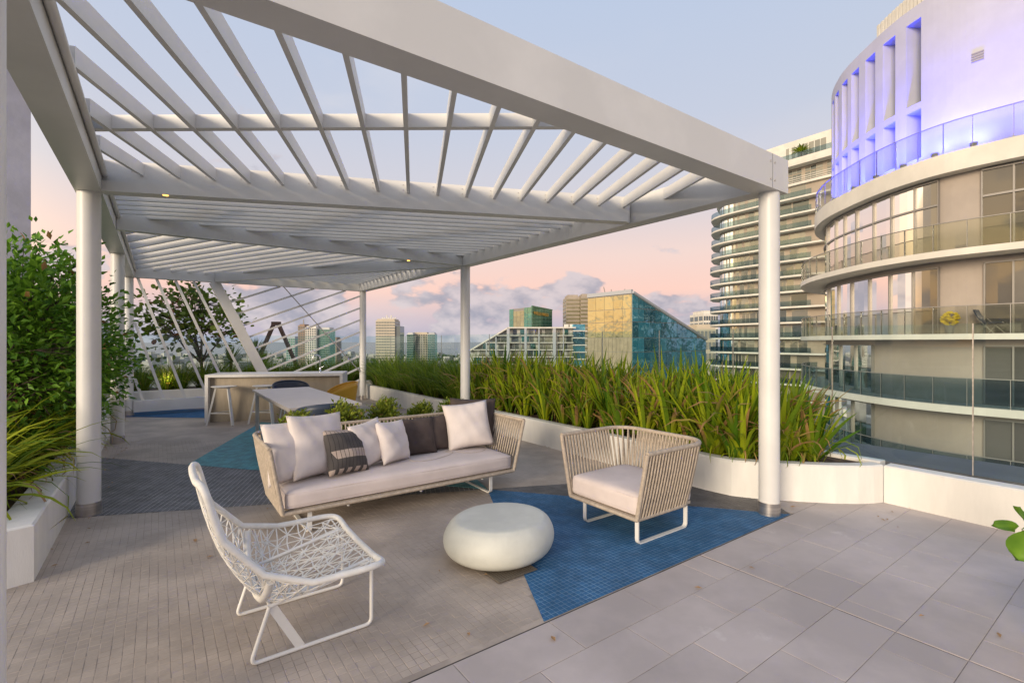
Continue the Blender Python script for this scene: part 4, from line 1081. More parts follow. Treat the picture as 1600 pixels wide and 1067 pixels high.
def woody(name, label, cat, base, tips_fn, n_tips, n_limbs, trunk_r, per, rad, size, leafm, seed, shape='oval', asp=0.5, group=None, fork=0.35):
    rnd_ = random.Random(seed); root = thing(name, label, cat, base, group); B = Vector(base)
    tips = [tips_fn(rnd_) for _ in range(n_tips)]
    cen = sum(tips, Vector((0, 0, 0))) / n_tips
    fk = B + (cen - B) * fork
    m = MB(); m.tube([B, B + (fk - B) * 0.5 + Vector((rnd_.uniform(-.05, .05), rnd_.uniform(-.05, .05), 0)), fk], [trunk_r, trunk_r * 0.85, trunk_r * 0.7], 8); tr = m.build('trunk', 'bark', root)
    hubs = [fk + (cen - fk) * rnd_.uniform(0.3, 0.9) + Vector((rnd_.gauss(0, 1), rnd_.gauss(0, 1), rnd_.gauss(0, 0.8))) * (tips[0] - cen).length * 0.4 for _ in range(n_limbs)]
    lm = MB()
    for h in hubs: mid_ = (fk + h) / 2 + Vector((rnd_.gauss(0, .04), rnd_.gauss(0, .04), 0.05)); lm.tube([fk, mid_, h], [trunk_r * 0.55, trunk_r * 0.42, trunk_r * 0.28], 6)
    td = []
    for t in tips:
        h = min(hubs, key=lambda q: (q - t).length); lm.tube([h, (h + t) / 2 + Vector((rnd_.gauss(0, .03), rnd_.gauss(0, .03), 0.03)), t], [trunk_r * 0.24, trunk_r * 0.16, trunk_r * 0.07], 4, cap=False)
        td.append((t, (t - cen).normalized()))
    lm.build('branches', 'bark', root)
    mb = leaf_cloud(td, per, rad, size, seed + 1, shape, asp=asp); mb.build('crown', leafm, root); return root
def ell(c, r, pw=0.45, zmin=-1):
    def f(rn):
        while True:
            d = Vector((rn.gauss(0, 1), rn.gauss(0, 1), rn.gauss(0, 1))).normalized()
            if d.z < zmin: continue
            k = rn.random() ** pw; return Vector((c[0] + d.x * r[0] * k, c[1] + d.y * r[1] * k, c[2] + d.z * r[2] * k))
    return f
woody('leafy_shrub', 'tall dense dark green leafy shrub at the left edge behind the grassy planter', 'shrub', (-4.85, 4.75, 0.32), ell((-5.0, 4.7, 1.50), (0.95, 1.0, 1.05), 0.42), 300, 22, 0.035, 40, 0.23, 0.088, 'ficus_leaf', 31, fork=0.3)
woody('leafy_shrub', 'leafy shrub with a branch reaching out past the first left-hand post', 'shrub', (-5.55, 5.6, 0.32), ell((-5.6, 5.95, 1.35), (0.62, 0.85, 0.80), 0.4), 200, 18, 0.03, 38, 0.23, 0.085, 'ficus_leaf', 37, fork=0.3)
woody('leafy_shrub', 'dark leafy shrub behind the second left-hand post beside the rod screen', 'shrub', (-7.6, 8.35, 0.32), ell((-8.0, 8.5, 1.05), (0.62, 0.8, 0.85), 0.4), 150, 16, 0.03, 50, 0.21, 0.07, 'ficus_leaf', 41, fork=0.3)
def branch_tips(rn):
    k = rn.random(); return Vector((-4.5 + 0.62 * k + rn.gauss(0, 0.05), 4.55 + 0.1 * k + rn.gauss(0, 0.06), 1.35 - 0.03 * k + rn.gauss(0, 0.09)))
woody('leafy_branch', 'thin leafy branch reaching in front of the first left-hand post', 'branch', (-4.85, 4.5, 1.25), branch_tips, 16, 3, 0.012, 14, 0.10, 0.06, 'ficus_leaf', 43, fork=0.2)
woody('sea_grape_tree', 'open-crowned small tree with round leaves seen through the slanted rods', 'tree', (-7.55, 12.1, 0.36), ell((-8.05, 12.3, 2.05), (1.30, 0.9, 0.98), 0.55, -0.8), 110, 12, 0.05, 12, 0.30, 0.13, 'grape_leaf', 47, shape='round', asp=0.85, fork=0.35)
# spiky yucca heads behind the screen
YUC = [strap_mesh('spiky_leaves', 'grass_leaf', 90, 0.35, 0.55, 0.03, 5, 110, 0.1, 410 + i, dry=0.03, base_r=0.03, segs=3) for i in range(2)]
for px, y_, z_, sc, lb in ((360, 13.3, 0.95, 1.0, 'dark spiky yucca head left of the slanted post'), (398, 13.5, 1.2, 0.9, 'tallest dark spiky yucca head right behind the slanted post'), (412, 14.2, 0.8, 1.0, 'low dark spiky yucca head beside the timber frame')):
    r = thing('yucca', lb, 'plant', (ray(px) * y_, y_, 0.36), 'yuccas behind the screen')
    m = MB(); m.tube([Vector((0, 0, 0)), Vector((0.02, 0, z_ - 0.36))], [0.05, 0.04], 7); o = place('stem', m.mesh('stem', 'bark'), r); place('leaves', YUC[0], r, (0.02, 0, z_ - 0.36), sc=sc)

# rounded shrubs behind the sofa, in low white bowls
def bowl_shrub(px, y_, top, rad, label, seed):
    x = ray(px) * y_; r = thing('potted_shrub', label, 'shrub', (x, y_, 0), 'rounded shrubs behind the sofa')
    m = MB(); m.lathe([(0.13, 0.006), (0.17, 0.10), (0.205, 0.34), (0.21, 0.36), (0.19, 0.36), (0.185, 0.33)], (x, y_, 0), 24); m.build('pot', 'white_paint', r)
    m = MB(); m.lathe([(0.184, 0.30), (0.184, 0.325)], (x, y_, 0), 16); m.build('soil', 'soil', r)
    rn = random.Random(seed); hz = (top - 0.34) / 2; cz = 0.34 + hz; tips = []; f = ell((x, y_, cz), (rad, rad, hz), 0.3)
    lm = MB()
    for i in range(75):
        t = f(rn); tips.append((t, (t - Vector((x, y_, cz - 0.15))).normalized())); lm.tube([Vector((x, y_, 0.32)), (Vector((x, y_, 0.36)) + t) / 2, t], [0.008, 0.006, 0.003], 4, cap=False)
    lm.build('branches', 'bark', r)
    leaf_cloud(tips, 40, 0.075, 0.05, seed, asp=0.45).build('crown', 'shrub_leaf', r)
bowl_shrub(465, 5.0, 0.755, 0.145, 'bright green rounded shrub behind the left end of the sofa', 51)
bowl_shrub(538, 5.45, 0.81, 0.175, 'largest rounded green shrub, second behind the sofa from the left', 52)
bowl_shrub(601, 5.95, 0.76, 0.185, 'rounded green shrub behind the middle of the sofa, third from the left', 53)
bowl_shrub(658, 6.45, 0.63, 0.155, 'small rounded green shrub behind the small dark pillows', 54)
bowl_shrub(704, 7.0, 0.60, 0.15, 'small rounded green shrub mostly hidden behind the large white pillow', 55)

# sea-grape sprig at the right edge: each large leaf is a part
def big_leaf(c, d, nrm, l, w):
    d = d.normalized(); s = d.cross(nrm).normalized(); n = s.cross(d); mb = MB(); at = []; vs_ = []; N_ = 8
    for i in range(N_ + 1):
        t = i / N_; hw_ = w / 2 * (math.sin(math.pi * min(1, t * 0.97 + 0.03)) ** 0.6) * (0.85 + 0.3 * t)
        for j in (-1, -0.5, 0, 0.5, 1):
            vs_.append(c + d * (l * t) + s * (hw_ * j) + n * (0.12 * w * j * j + 0.015 * math.sin(5 * t + j) - 0.10 * l * t * t)); at.append((0.4, 0.35 + 0.3 * (abs(j) < 0.1) + 0.15 * math.sin(9 * t), -1.0))
    fs = [(i * 5 + j, i * 5 + j + 1, i * 5 + j + 6, i * 5 + j + 5) for i in range(N_) for j in range(4)]
    mb.add(vs_, fs, True); mb.attr = at; return mb
leaf_mat('big_leaf', (0.05, 0.14, 0.012), (0.20, 0.36, 0.03), gloss=0.32, trans=0.3)
Q = Vector((2.30, 2.12, 0.69))
sg = thing('plant_sprig', 'potted plant with large round glossy green leaves reaching in from the right edge', 'plant', (2.58, 2.16, 0.0))
m = MB(); m.tube([Vector((2.58, 2.16, 0.0)), Vector((2.54, 2.15, 0.45)), Vector((2.42, 2.13, 0.66)), Vector((2.21, 2.11, 0.68))], [0.016, 0.013, 0.009, 0.005], 7); m.build('stem', 'bark', sg)
for c, d_, nrm, l, w in (((2.21, 2.11, 0.69), (-0.2, -0.1, 1), (0.5, -0.9, 0.3), 0.10, 0.10), ((2.23, 2.10, 0.68), (-0.5, -0.2, -0.75), (-0.1, -0.9, 0.45), 0.135, 0.135), ((2.19, 2.12, 0.685), (-1, 0.1, 0.25), (0.0, -0.7, 0.6), 0.085, 0.06),
                         ((2.26, 2.11, 0.70), (0.7, -0.1, 0.7), (0.1, -0.9, 0.4), 0.11, 0.11), ((2.38, 2.12, 0.66), (0.3, -0.3, 0.9), (0.1, -0.9, 0.4), 0.13, 0.13), ((2.42, 2.13, 0.64), (-0.3, -0.3, -0.8), (0.1, -0.9, 0.4), 0.12, 0.12)):
    big_leaf(Vector(c), Vector(d_), Vector(nrm), l, w).build('leaf', 'big_leaf', sg)
m = MB(); m.lathe([(0.13, 0.004), (0.15, 0.05), (0.185, 0.30), (0.19, 0.32), (0.17, 0.32), (0.165, 0.29)], (2.60, 2.17, 0), 28); m.build('pot', 'white_paint', sg)
m = MB(); m.lathe([(0.163, 0.25), (0.163, 0.285)], (2.60, 2.17, 0), 20); m.build('soil', 'soil', sg)
rn = random.Random(71)
for i in range(5):
    a = R(-70 + 40 * i); tip = Vector((2.66 + 0.16 * math.cos(a), 2.19 + 0.2 * math.sin(a), rn.uniform(0.6, 0.95)))
    m = MB(); m.tube([Vector((2.61, 2.17, 0.27)), Vector((2.63 + 0.03 * math.cos(a), 2.18, 0.5)), tip], [0.012, 0.009, 0.005], 6); m.build('stem', 'bark', sg)
    for k in range(4):
        aa = a + rn.uniform(-1.6, 1.6) ; aa = aa if math.cos(aa) > -0.2 else a
        big_leaf(tip - Vector((0, 0, 0.09 * k)), Vector((math.cos(aa), math.sin(aa), rn.uniform(-0.2, 0.6))), Vector((rn.gauss(0, .3), -0.5, 0.8)), rn.uniform(0.10, 0.14), rn.uniform(0.10, 0.14)).build('leaf', 'big_leaf', sg)
pa = thing('palm_plant', 'thin pale palm fronds reaching in from the right edge above the parapet', 'plant', (4.55, 3.05, 0.33))
me = strap_mesh('fronds', 'spider_leaf', 12, 0.6, 1.0, 0.016, 42, 72, 0.55, 77, dry=0.35, base_r=0.03)
place('fronds', me, pa, (0, 0, 0.25))
m = MB(); m.tube([(0, 0, 0), (0, 0, 0.27)], [0.03, 0.02], 7); place('stem', m.mesh('stem', 'bark'), pa)

# timber A-frame beyond the screen
af = thing('timber_frame', 'dark brown timber A-frame standing beyond the rod screen', 'frame', (ray(437) * 15.9, 15.9, 0))
tx = lambda px, py, y_=15.9: Vector((ray(px) * y_, y_, EYE - (py - 533) / F * y_))
for a, e in (((429, 503), (404, 560)), ((434, 503), (459, 560))):
    m = MB(); m.bar(tx(*a), tx(*e) + (tx(*e) - tx(*a)) * 0.7, 0.10, 0.10); m.build('leg', 'timber', af)
m = MB(); m.bar(tx(425, 505), tx(438, 505), 0.12, 0.12); m.build('ridge', 'timber', af)
# small garden lamps glowing in the grass behind the screen
for px, y_, n in ((262, 11.15, 'warm garden uplight glowing in the grass behind the left rods'), (400, 12.9, 'warm garden uplight glowing behind the slanted post')):
    x = ray(px) * y_; g = thing('garden_lamp', n, 'lamp', (x, y_, 0.36)); m = MB(); m.lathe([(0.03, 0.36), (0.03, 0.44), (0.05, 0.46), (0.05, 0.54)], (x, y_, 0), 12); m.build('housing', 'shadow_gap', g)
    m = MB(); m.lathe([(0.042, 0.541), (0.042, 0.545)], (x, y_, 0), 12); m.build('lens', 'lamp_and_glint', g)
    ld = bpy.data.lights.new('lamp_light', 'POINT'); ld.energy = 5; ld.color = (1.0, 0.72, 0.32); ld.shadow_soft_size = 0.06; lo = bpy.data.objects.new('lamp_light', ld); COL.objects.link(lo); lo.location = (0, 0, 0.30); lo.parent = g

# ------------------------------------------------------------------ city buildings
mat('tower_white', (0.70, 0.66, 0.58), 0.7, var=0.06, vscale=0.6)
mat('tower_beige', (0.40, 0.345, 0.30), 0.8, var=0.06, vscale=0.5)
mat('tower_tan', (0.40, 0.335, 0.265), 0.8, var=0.08, vscale=0.3)
mat('mullion', (0.30, 0.28, 0.26), 0.5, metal=0.3)
mat('led_wall', (0.50, 0.50, 0.55), 0.7, var=0.03, vscale=1.0)
mat('grey_column', (0.42, 0.43, 0.45), 0.7)
mat('louver_tan', (0.36, 0.30, 0.21), 0.6, var=0.1, vscale=0.8)
mat('sign_gold', (0.80, 0.42, 0.05), 0.4)
window_mat('near_glass', (0.045, 0.047, 0.047), 0.035, (1, 0.96, 0.90), 0.010, 0.6, col2=(0.15, 0.145, 0.135))
window_mat('mid_glass', (0.06, 0.075, 0.08), 0.06, (0.9, 1, 1), 0.02, 0.7, col2=(0.26, 0.23, 0.18))
window_mat('teal_glass', (0.03, 0.15, 0.20), 0.28, (0.60, 0.90, 1.0), 0.10, 0.5)
window_mat('sunset_gold_glass', (0.20, 0.18, 0.09), 0.15, (1, 0.96, 0.80), 0.06, 0.2)  # sunset reflection partly put into the gold base colour and tint
window_mat('green_glass', (0.01, 0.07, 0.06), 0.25, (0.5, 0.9, 0.75), 0.05, 0.4)
window_mat('pale_glass', (0.12, 0.16, 0.17), 0.06, (0.9, 1, 1), 0.05, 0.5, col2=(0.36, 0.34, 0.28))
glass_mat('balcony_glass', (0.84, 0.85, 0.81), (0.95, 0.97, 0.95), 1.5, 0.01, 0.05)
glass_mat('balcony_teal', (0.62, 0.70, 0.73), (0.88, 0.94, 1), 1.5, 0.02, 0.10)

def dense(pts, n=160):
    return [Vector(catmull([tuple(p) for p in pts], k / n)) for k in range(n + 1)]
class Curve:
    """plan curve running from the right end to the left end; positive offset goes into the building"""
    def __init__(s, pts, n=160, flip=1):
        s.p = dense(pts, n); s.n = n; s.flip = flip
        s.nr = []
        for i in range(n + 1):
            d = (s.p[min(i + 1, n)] - s.p[max(i - 1, 0)]).normalized(); s.nr.append(Vector((d.y, -d.x)) * flip)
    def at(s, k, off): 
        k = min(max(k, 0), s.n); i = min(int(k), s.n - 1); f = k - i
        return s.p[i].lerp(s.p[i + 1], f) + s.nr[i].lerp(s.nr[i + 1], f).normalized() * off
    def k_of_px(s, px, off):
        r = ray(px); prev = None
        for i in range(s.n * 2 + 1):
            q = s.at(i / 2, off)
            if q.y < 0.5: continue
            v = q.x / q.y - r
            if prev is not None and prev > 0 >= v: return (i - 0.5) / 2 + 0.5 * prev / (prev - v) - 0.0
            prev = v
        return float(s.n)
    def box(s, mb, k0, k1, o0, o1, z0, z1, step=3.0):
        n = max(1, int(math.ceil(abs(k1 - k0) / step))); vs_ = []; fs = []
        for i in range(n + 1):
            k = k0 + (k1 - k0) * i / n; a = s.at(k, o0); c = s.at(k, o1)
            vs_ += [(a.x, a.y, z0), (c.x, c.y, z0), (c.x, c.y, z1), (a.x, a.y, z1)]
        for i in range(n):
            for q in range(4): fs.append((4 * i + q, 4 * i + 4 + q, 4 * i + 4 + (q + 1) % 4, 4 * i + (q + 1) % 4))
        fs += [(0, 1, 2, 3), tuple(4 * n + q for q in (3, 2, 1, 0))]
        if s.flip > 0: fs = [tuple(reversed(f)) for f in fs]
        mb.add(vs_, fs); return mb
    def solid(s, mb, off, z0, z1, back, step=2):
        poly = [tuple(s.at(k, off)) for k in range(0, s.n + 1, step)] + [tuple(p) for p in back]
        return mb.prism(poly, z0, z1)

def near_tower():
    c = Curve([(29, 6), (24.5, 10.6), (21.2, 14.4), (18.6, 17.6), (17.1, 19.8), (16.5, 22.2), (16.55, 25), (17.1, 28.2), (18.6, 31.4), (21.3, 34.4), (25.5, 36.5), (31, 37.4)])
    root = thing('curved_apartment_tower', 'curved beige apartment tower with glass balconies at the right edge', 'building', (24, 22, GZ))
    back = [(44, 37.4), (44, 6)]
    slabs = [(1.58, 1.80, 0.0), (4.88, 5.14, 0.0), (-1.32, -1.02, 0.0), (-4.3, -4.0, 0.0), (-7.3, -7.0, 0.0), (-10.3, -10.0, 0.0)]
    for z0, z1, o in slabs:
        m = MB(); c.solid(m, o, z0, z1, back); m.build('balcony_slab', 'tower_white', root)
    m = MB(); c.solid(m, 0.75, 8.42, 9.22, back); m.build('roof_slab', 'tower_white', root)
    m = MB(); c.solid(m, 0.55, 8.30, 8.40, back); 
    wi = 1.35
    lv = [(5.145, 8.415), (1.805, 4.875), (-1.015, 1.575), (-3.995, -1.325), (-6.995, -4.305), (-9.995, -7.305)]
    wm = MB()
    for z0, z1 in lv: 
        m = MB(); c.solid(m, wi, z0, z1, [(43.9, 37.2), (43.9, 6.1)]); m.build('wall', 'tower_beige', root)
    m = MB(); c.solid(m, wi + 0.1, GZ + 0.2, -10.31, [(43.9, 37.2), (43.9, 6.1)]); m.build('lower_body', 'tower_beige', root)
    def win(px0, px1, z0, z1, m_='near_glass'):
        k0 = c.k_of_px(px1, wi); k1 = c.k_of_px(px0, wi); m = MB(); c.box(m, k0, k1, wi - 0.05, wi + 0.02, z0, z1); return m.build('window', m_, root)
    def mull(px, z0, z1, w=0.07):
        k = c.k_of_px(px, wi); d = w / 0.27; m = MB(); c.box(m, k - d / 2, k + d / 2, wi - 0.14, wi - 0.0, z0, z1); m.build('mullion', 'mullion', root)
    def rail(px0, px1, z, w=0.08):
        k0 = c.k_of_px(px1, wi); k1 = c.k_of_px(px0, wi); m = MB(); c.box(m, k0, k1, wi - 0.125, wi - 0.0, z, z + w); m.build('transom', 'mullion', root)
    spans = {0: ([1272, 1280, 1287, 1296, 1309, 1323, 1342, 1369, 1397, 1433, 1470], [1537, 1588, 1640, 1700, 1780]),
             1: ([1268, 1276, 1284, 1297, 1313, 1334, 1362, 1394, 1430, 1470], [1541, 1587, 1635, 1700, 1780]),
             2: ([1290, 1300, 1316, 1340, 1367], [1541, 1587, 1635, 1700]), 3: ([1290, 1310, 1335, 1367], [1541, 1587, 1635, 1700]), 4: ([1290, 1310, 1335, 1367], [1541, 1587, 1635]), 5: ([1290, 1310, 1335, 1367], [1541, 1587, 1635])}
    for li, groups in spans.items():
        z0, z1 = lv[li]; zt = z1 - (0.28 if li else 0.12); zb = z0 + 0.02
        for g in groups:
            for a, e in zip(g, g[1:]):
                if li == 0:
                    win(a, e, zb, z0 + 2.10); win(a, e, z0 + 2.18, zt)
                else: win(a, e, zb, zt)
            for a in g: mull(a, zb, zt, 0.10 if a in (1342, 1397, 1334, 1394) else 0.06)
            if li == 0: rail(g[0], g[-1], z0 + 2.10)
            rail(g[0], g[-1], zt, 0.06)
    # glass balustrades: one panel per bay with a slim handrail
    for z, o, gm in ((5.14, 0.06, 'balcony_glass'), (1.80, 0.06, 'balcony_glass'), (-1.02, 0.06, 'balcony_teal'), (-4.0, 0.06, 'balcony_teal'), (9.22, 0.80, 'balcony_glass')):
        k = 20.0
        while k < 128:
            step = 6.4 if k < 95 else 4.4
            m = MB(); c.box(m, k + 0.05, k + step - 0.05, o, o + 0.03, z + 0.02, z + (1.08 if z < 9 else 1.25)); m.build('balustrade_panel', gm, root)
            m = MB(); c.box(m, k - 0.05, k + 0.05, o - 0.01, o + 0.05, z, z + (1.09 if z < 9 else 1.26)); m.build('balustrade_post', 'mullion', root)
            k += step
        m = MB(); c.box(m, 20, 128, o - 0.012, o + 0.042, z + (1.085 if z < 9 else 1.255), z + (1.115 if z < 9 else 1.285)); m.build('handrail', 'mullion', root)
    # crown wall with two rows of deep openings, lit blue from below
    wo = 1.65; th = 0.95; Z0, Z1 = 9.225, 16.6
    cols = [(1300.5, 1303), (1305.5, 1311), (1316, 1325), (1331, 1343), (1353, 1368.5), (1380.5, 1400), (1417, 1440.5)]
    edges = []
    for a, e in cols: edges.append((c.k_of_px(e, wo), c.k_of_px(a, wo)))
    edges.sort(); ks = 14.0
    for (ka, kb) in edges:
        m = MB(); c.box(m, ks, ka, wo, wo + th, Z0, Z1, 2.0); m.build('crown_pier', 'led_wall', root)
        for z0, z1 in ((Z0, 9.7), (11.9, 12.2), (15.95, Z1)):
            m = MB(); c.box(m, ka, kb, wo + 0.002, wo + th - 0.002, z0, z1 - 0.002, 2.0); m.build('crown_spandrel', 'led_wall', root)
        ks = kb
    m = MB(); c.box(m, ks, 140, wo, wo + th, Z0, Z1, 2.0); m.build('crown_pier', 'led_wall', root)
    m = MB(); c.solid(m, wo + 3.2, Z0, 12.1, [(42, 35), (42, 8)]); m.build('inner_storey', 'tower_beige', root)
    for i in range(18):
        k = 30 + i * 5.5; m = MB(); c.box(m, k, k + 4.6, wo + 3.12, wo + 3.22, 9.4, 11.8); m.build('window', 'near_glass', root)
    # vents and a small lamp on the crown
    for px, z, w, h in ((1529, 12.9, 0.75, 0.42), (1525, 16.3, 0.6, 0.22)):
        k = c.k_of_px(px, wo); 
        for q in range(4):
            m = MB(); c.box(m, k - w / 0.54, k + w / 0.54, wo - 0.03, wo + 0.01, z + q * h / 4, z + q * h / 4 + h / 7); m.build('vent_slat', 'mullion', root)
    # louvred screen on top of the crown
    ka, kb = c.k_of_px(1462, wo + 0.7), c.k_of_px(1372, wo + 0.7); nf = 15
    for i in range(nf):
        k = ka + (kb - ka) * i / nf
        m = MB(); c.box(m, k, k + (kb - ka) / nf * 0.62, wo + 0.60, wo + 0.68, Z1 - 0.1, Z1 + 1.15, 1.0); m.build('screen_fin', 'tower_white', root)
    for zz in (0.06, 0.55, 1.0):
        m = MB(); c.box(m, ka, kb, wo + 0.685, wo + 0.72, Z1 + zz, Z1 + zz + 0.07); m.build('screen_rail', 'tower_white', root)
    # blue wall-washers standing on the roof edge
    for k in (22, 32, 42, 52, 61, 70, 79, 88, 97, 106):
        p = c.at(k, 0.98); q = c.at(k, wo)
        g = thing('blue_floodlight', 'small blue wall-washing floodlight on the curved tower roof edge', 'floodlight', (p.x, p.y, 9.225), 'blue wall washers on the crown')
        m = MB(); m.lathe([(0.10, 9.225), (0.10, 9.30), (0.13, 9.32), (0.13, 9.42)], (p.x, p.y, 0), 12); m.build('housing', 'mullion', g)
        ld = bpy.data.lights.new('flood_light', 'SPOT'); ld.energy = 800; ld.color = (0.05, 0.06, 1.0); ld.spot_size = R(165); ld.spot_blend = 0.9; ld.shadow_soft_size = 0.12
        lo = bpy.data.objects.new('flood_light', ld); COL.objects.link(lo); lo.parent = g; lo.location = (0, 0, 0.24)
        d = Vector((q.x - p.x, q.y - p.y, 1.6)).normalized(); lo.rotation_euler = d.to_track_quat('-Z', 'Y').to_euler()
    # balcony things on the middle floor
    k = c.k_of_px(1486, 1.0); p = c.at(k, 1.0)
    g = thing('flower_pot', 'pot of yellow flowers on the curved tower balcony', 'potted plant', (p.x, p.y, 1.80))
    m = MB(); m.lathe([(0.10, 1.80), (0.16, 2.12), (0.17, 2.14)], (p.x, p.y, 0), 12); m.build('pot', 'mullion', g)
    emit = mat('yellow_flower', (0.80, 0.62, 0.02), 0.6); rn = random.Random(4); m = MB()
    for i in range(70):
        d = Vector((rn.gauss(0, 1), rn.gauss(0, 1), rn.gauss(0, 1))).normalized() * 0.26; m.obox((p.x + d.x, p.y + d.y, 2.45 + d.z), Vector((0.05, 0, 0.02)), Vector((0, 0.05, 0.02)), (0, 0, 0.01))
    m.build('flowers', 'yellow_flower', g)
    k = c.k_of_px(1541, 0.9); p = c.at(k, 0.9); ch = thing('balcony_chair', 'dark blue folding chair on the curved tower balcony', 'chair', (p.x, p.y, 1.80))
    m = MB(); m.bar((p.x, p.y, 2.15), (p.x - 0.12, p.y + 0.25, 2.75), 0.42, 0.04); m.build('backrest', 'navy_plastic', ch)
    m = MB(); m.bar((p.x - 0.02, p.y, 2.22), (p.x + 0.3, p.y - 0.42, 2.24), 0.55, 0.04); m.build('seat', 'navy_plastic', ch)
    for a in (-1, 1):
        m = MB(); m.bar((p.x + 0.22 * a, p.y + 0.1, 1.80), (p.x + 0.2 * a + 0.1, p.y - 0.25, 2.24), 0.03, 0.03); m.build('leg', 'mullion', ch)
        m = MB(); m.bar((p.x + 0.22 * a + 0.2, p.y - 0.4, 1.80), (p.x + 0.2 * a - 0.05, p.y + 0.05, 2.4), 0.03, 0.03); m.build('leg', 'mullion', ch)
near_tower()

def mid_tower():
    c = Curve([(92, 40), (75, 60), (62.6, 76.5), (52.5, 90.5), (47.3, 98.3), (44.4, 103.5), (43.8, 107.5), (45.6, 111.5), (48, 114.5), (55, 116.5), (70, 118)])
    root = thing('balcony_tower', 'tall tower with stacked curved teal glass balconies behind the right-hand post', 'building', (60, 95, GZ))
    back = [(110, 118), (110, 40)]; bk2 = [(109, 117), (109, 41)]
    rn = random.Random(9); Hf = 2.9
    for kf in range(-6, 9):
        z = 5.0 + kf * Hf; o = 0.0 if kf < 5 else 0.25
        m = MB(); c.solid(m, o, z - 0.16, z + 0.16, back, 3); m.build('balcony_slab', 'tower_white', root)
        m = MB(); c.box(m, 45, 140, o + 0.05, o + 0.09, z + 0.17, z + 1.15, 3); m.build('balustrade', 'balcony_teal', root)
        m = MB(); c.solid(m, 2.1, z + 0.161, z + Hf - 0.161, bk2, 3); m.build('wall', 'tower_tan', root)
        k = 46.0 + rn.uniform(0, 1.0)
        while k < 128:
            w = rn.choice((1.7, 2.6, 3.4)); m = MB(); c.box(m, k, k + w, 2.0, 2.12, z + 0.3, z + Hf - 0.4, 3); m.build('window', 'mid_glass', root); k += w + rn.choice((0.35, 1.5, 1.7, 0.35))
    m = MB(); c.solid(m, 2.2, GZ + 0.2, 5.0 - 6 * Hf - 0.17, bk2, 3); m.build('lower_body', 'tower_tan', root)
    z = 5.0 + 9 * Hf
    m = MB(); c.solid(m, 1.4, z - 0.2, z + 0.25, back, 3); m.build('balcony_slab', 'tower_white', root)
    m = MB(); c.solid(m, 3.0, z + 0.251, z + 3.4, bk2, 3); m.build('wall', 'tower_tan', root)
    for i in range(22):
        k = 40 + i * 4.0
        for a in (0.2, 1.3, 2.4):
            if i % 4 == 3: continue
            m = MB(); c.box(m, k + a, k + a + 1.0, 2.9, 3.02, z + 0.5, z + 2.2, 3); m.build('window', 'mid_glass', root)
            m = MB(); c.box(m, k + a, k + a + 1.0, 2.9, 3.02, z + 2.4, z + 3.1, 3); m.build('window', 'mid_glass', root)
    for q in range(3):
        m = MB(); c.box(m, 40, 128, 1.5, 1.58, z + 0.45 + q * 0.38, z + 0.53 + q * 0.38, 3); m.build('rail_bar', 'tower_white', root)
    m = MB(); c.solid(m, 1.0, z + 3.41, z + 4.7, back, 3); m.build('roof_slab', 'tower_white', root)
    m = MB(); c.solid(m, 5.0, z + 4.71, z + 9.6, bk2, 3); m.build('penthouse', 'tower_white', root)
    for i in range(7):
        k = c.k_of_px(1232 + i * 9.5, 5.0); m = MB(); c.box(m, k - 0.5, k + 0.5, 4.93, 5.02, z + 5.4, z + 8.4, 3); m.build('window', 'mid_glass', root)
    m = MB(); c.box(m, 40, 128, 1.3, 1.36, z + 4.71, z + 5.8, 3); m.build('balustrade', 'balcony_teal', root)
    p = c.at(c.k_of_px(1254, 3.0), 3.0)
    t = thing('roof_palm', 'small green plant on the roof terrace of the balcony tower', 'plant', (p.x, p.y, z + 4.7)); m = MB(); m.tube([(0, 0, 0), (0, 0, 1.6)], 0.12, 6); place('stem', m.mesh('stem', 'bark'), t)
    place('leaves', strap_mesh('leaves', 'strap_leaf', 60, 1.2, 2.2, 0.3, 20, 85, 0.6, 500, dry=0.05, base_r=0.2), t, (0, 0, 1.5))
mid_tower()

def quad_panel(mb, a, b_, c_, d_, th):
    """thin slab on four corner points (counter-clockwise from outside)"""
    a, b_, c_, d_ = map(Vector, (a, b_, c_, d_)); n = (b_ - a).cross(d_ - a).normalized() * th
    vs_ = [a, b_, c_, d_, a + n, b_ + n, c_ + n, d_ + n]
    return mb.add(vs_, [(3, 2, 1, 0), (4, 5, 6, 7), (0, 1, 5, 4), (1, 2, 6, 5), (2, 3, 7, 6), (3, 0, 4, 7)])

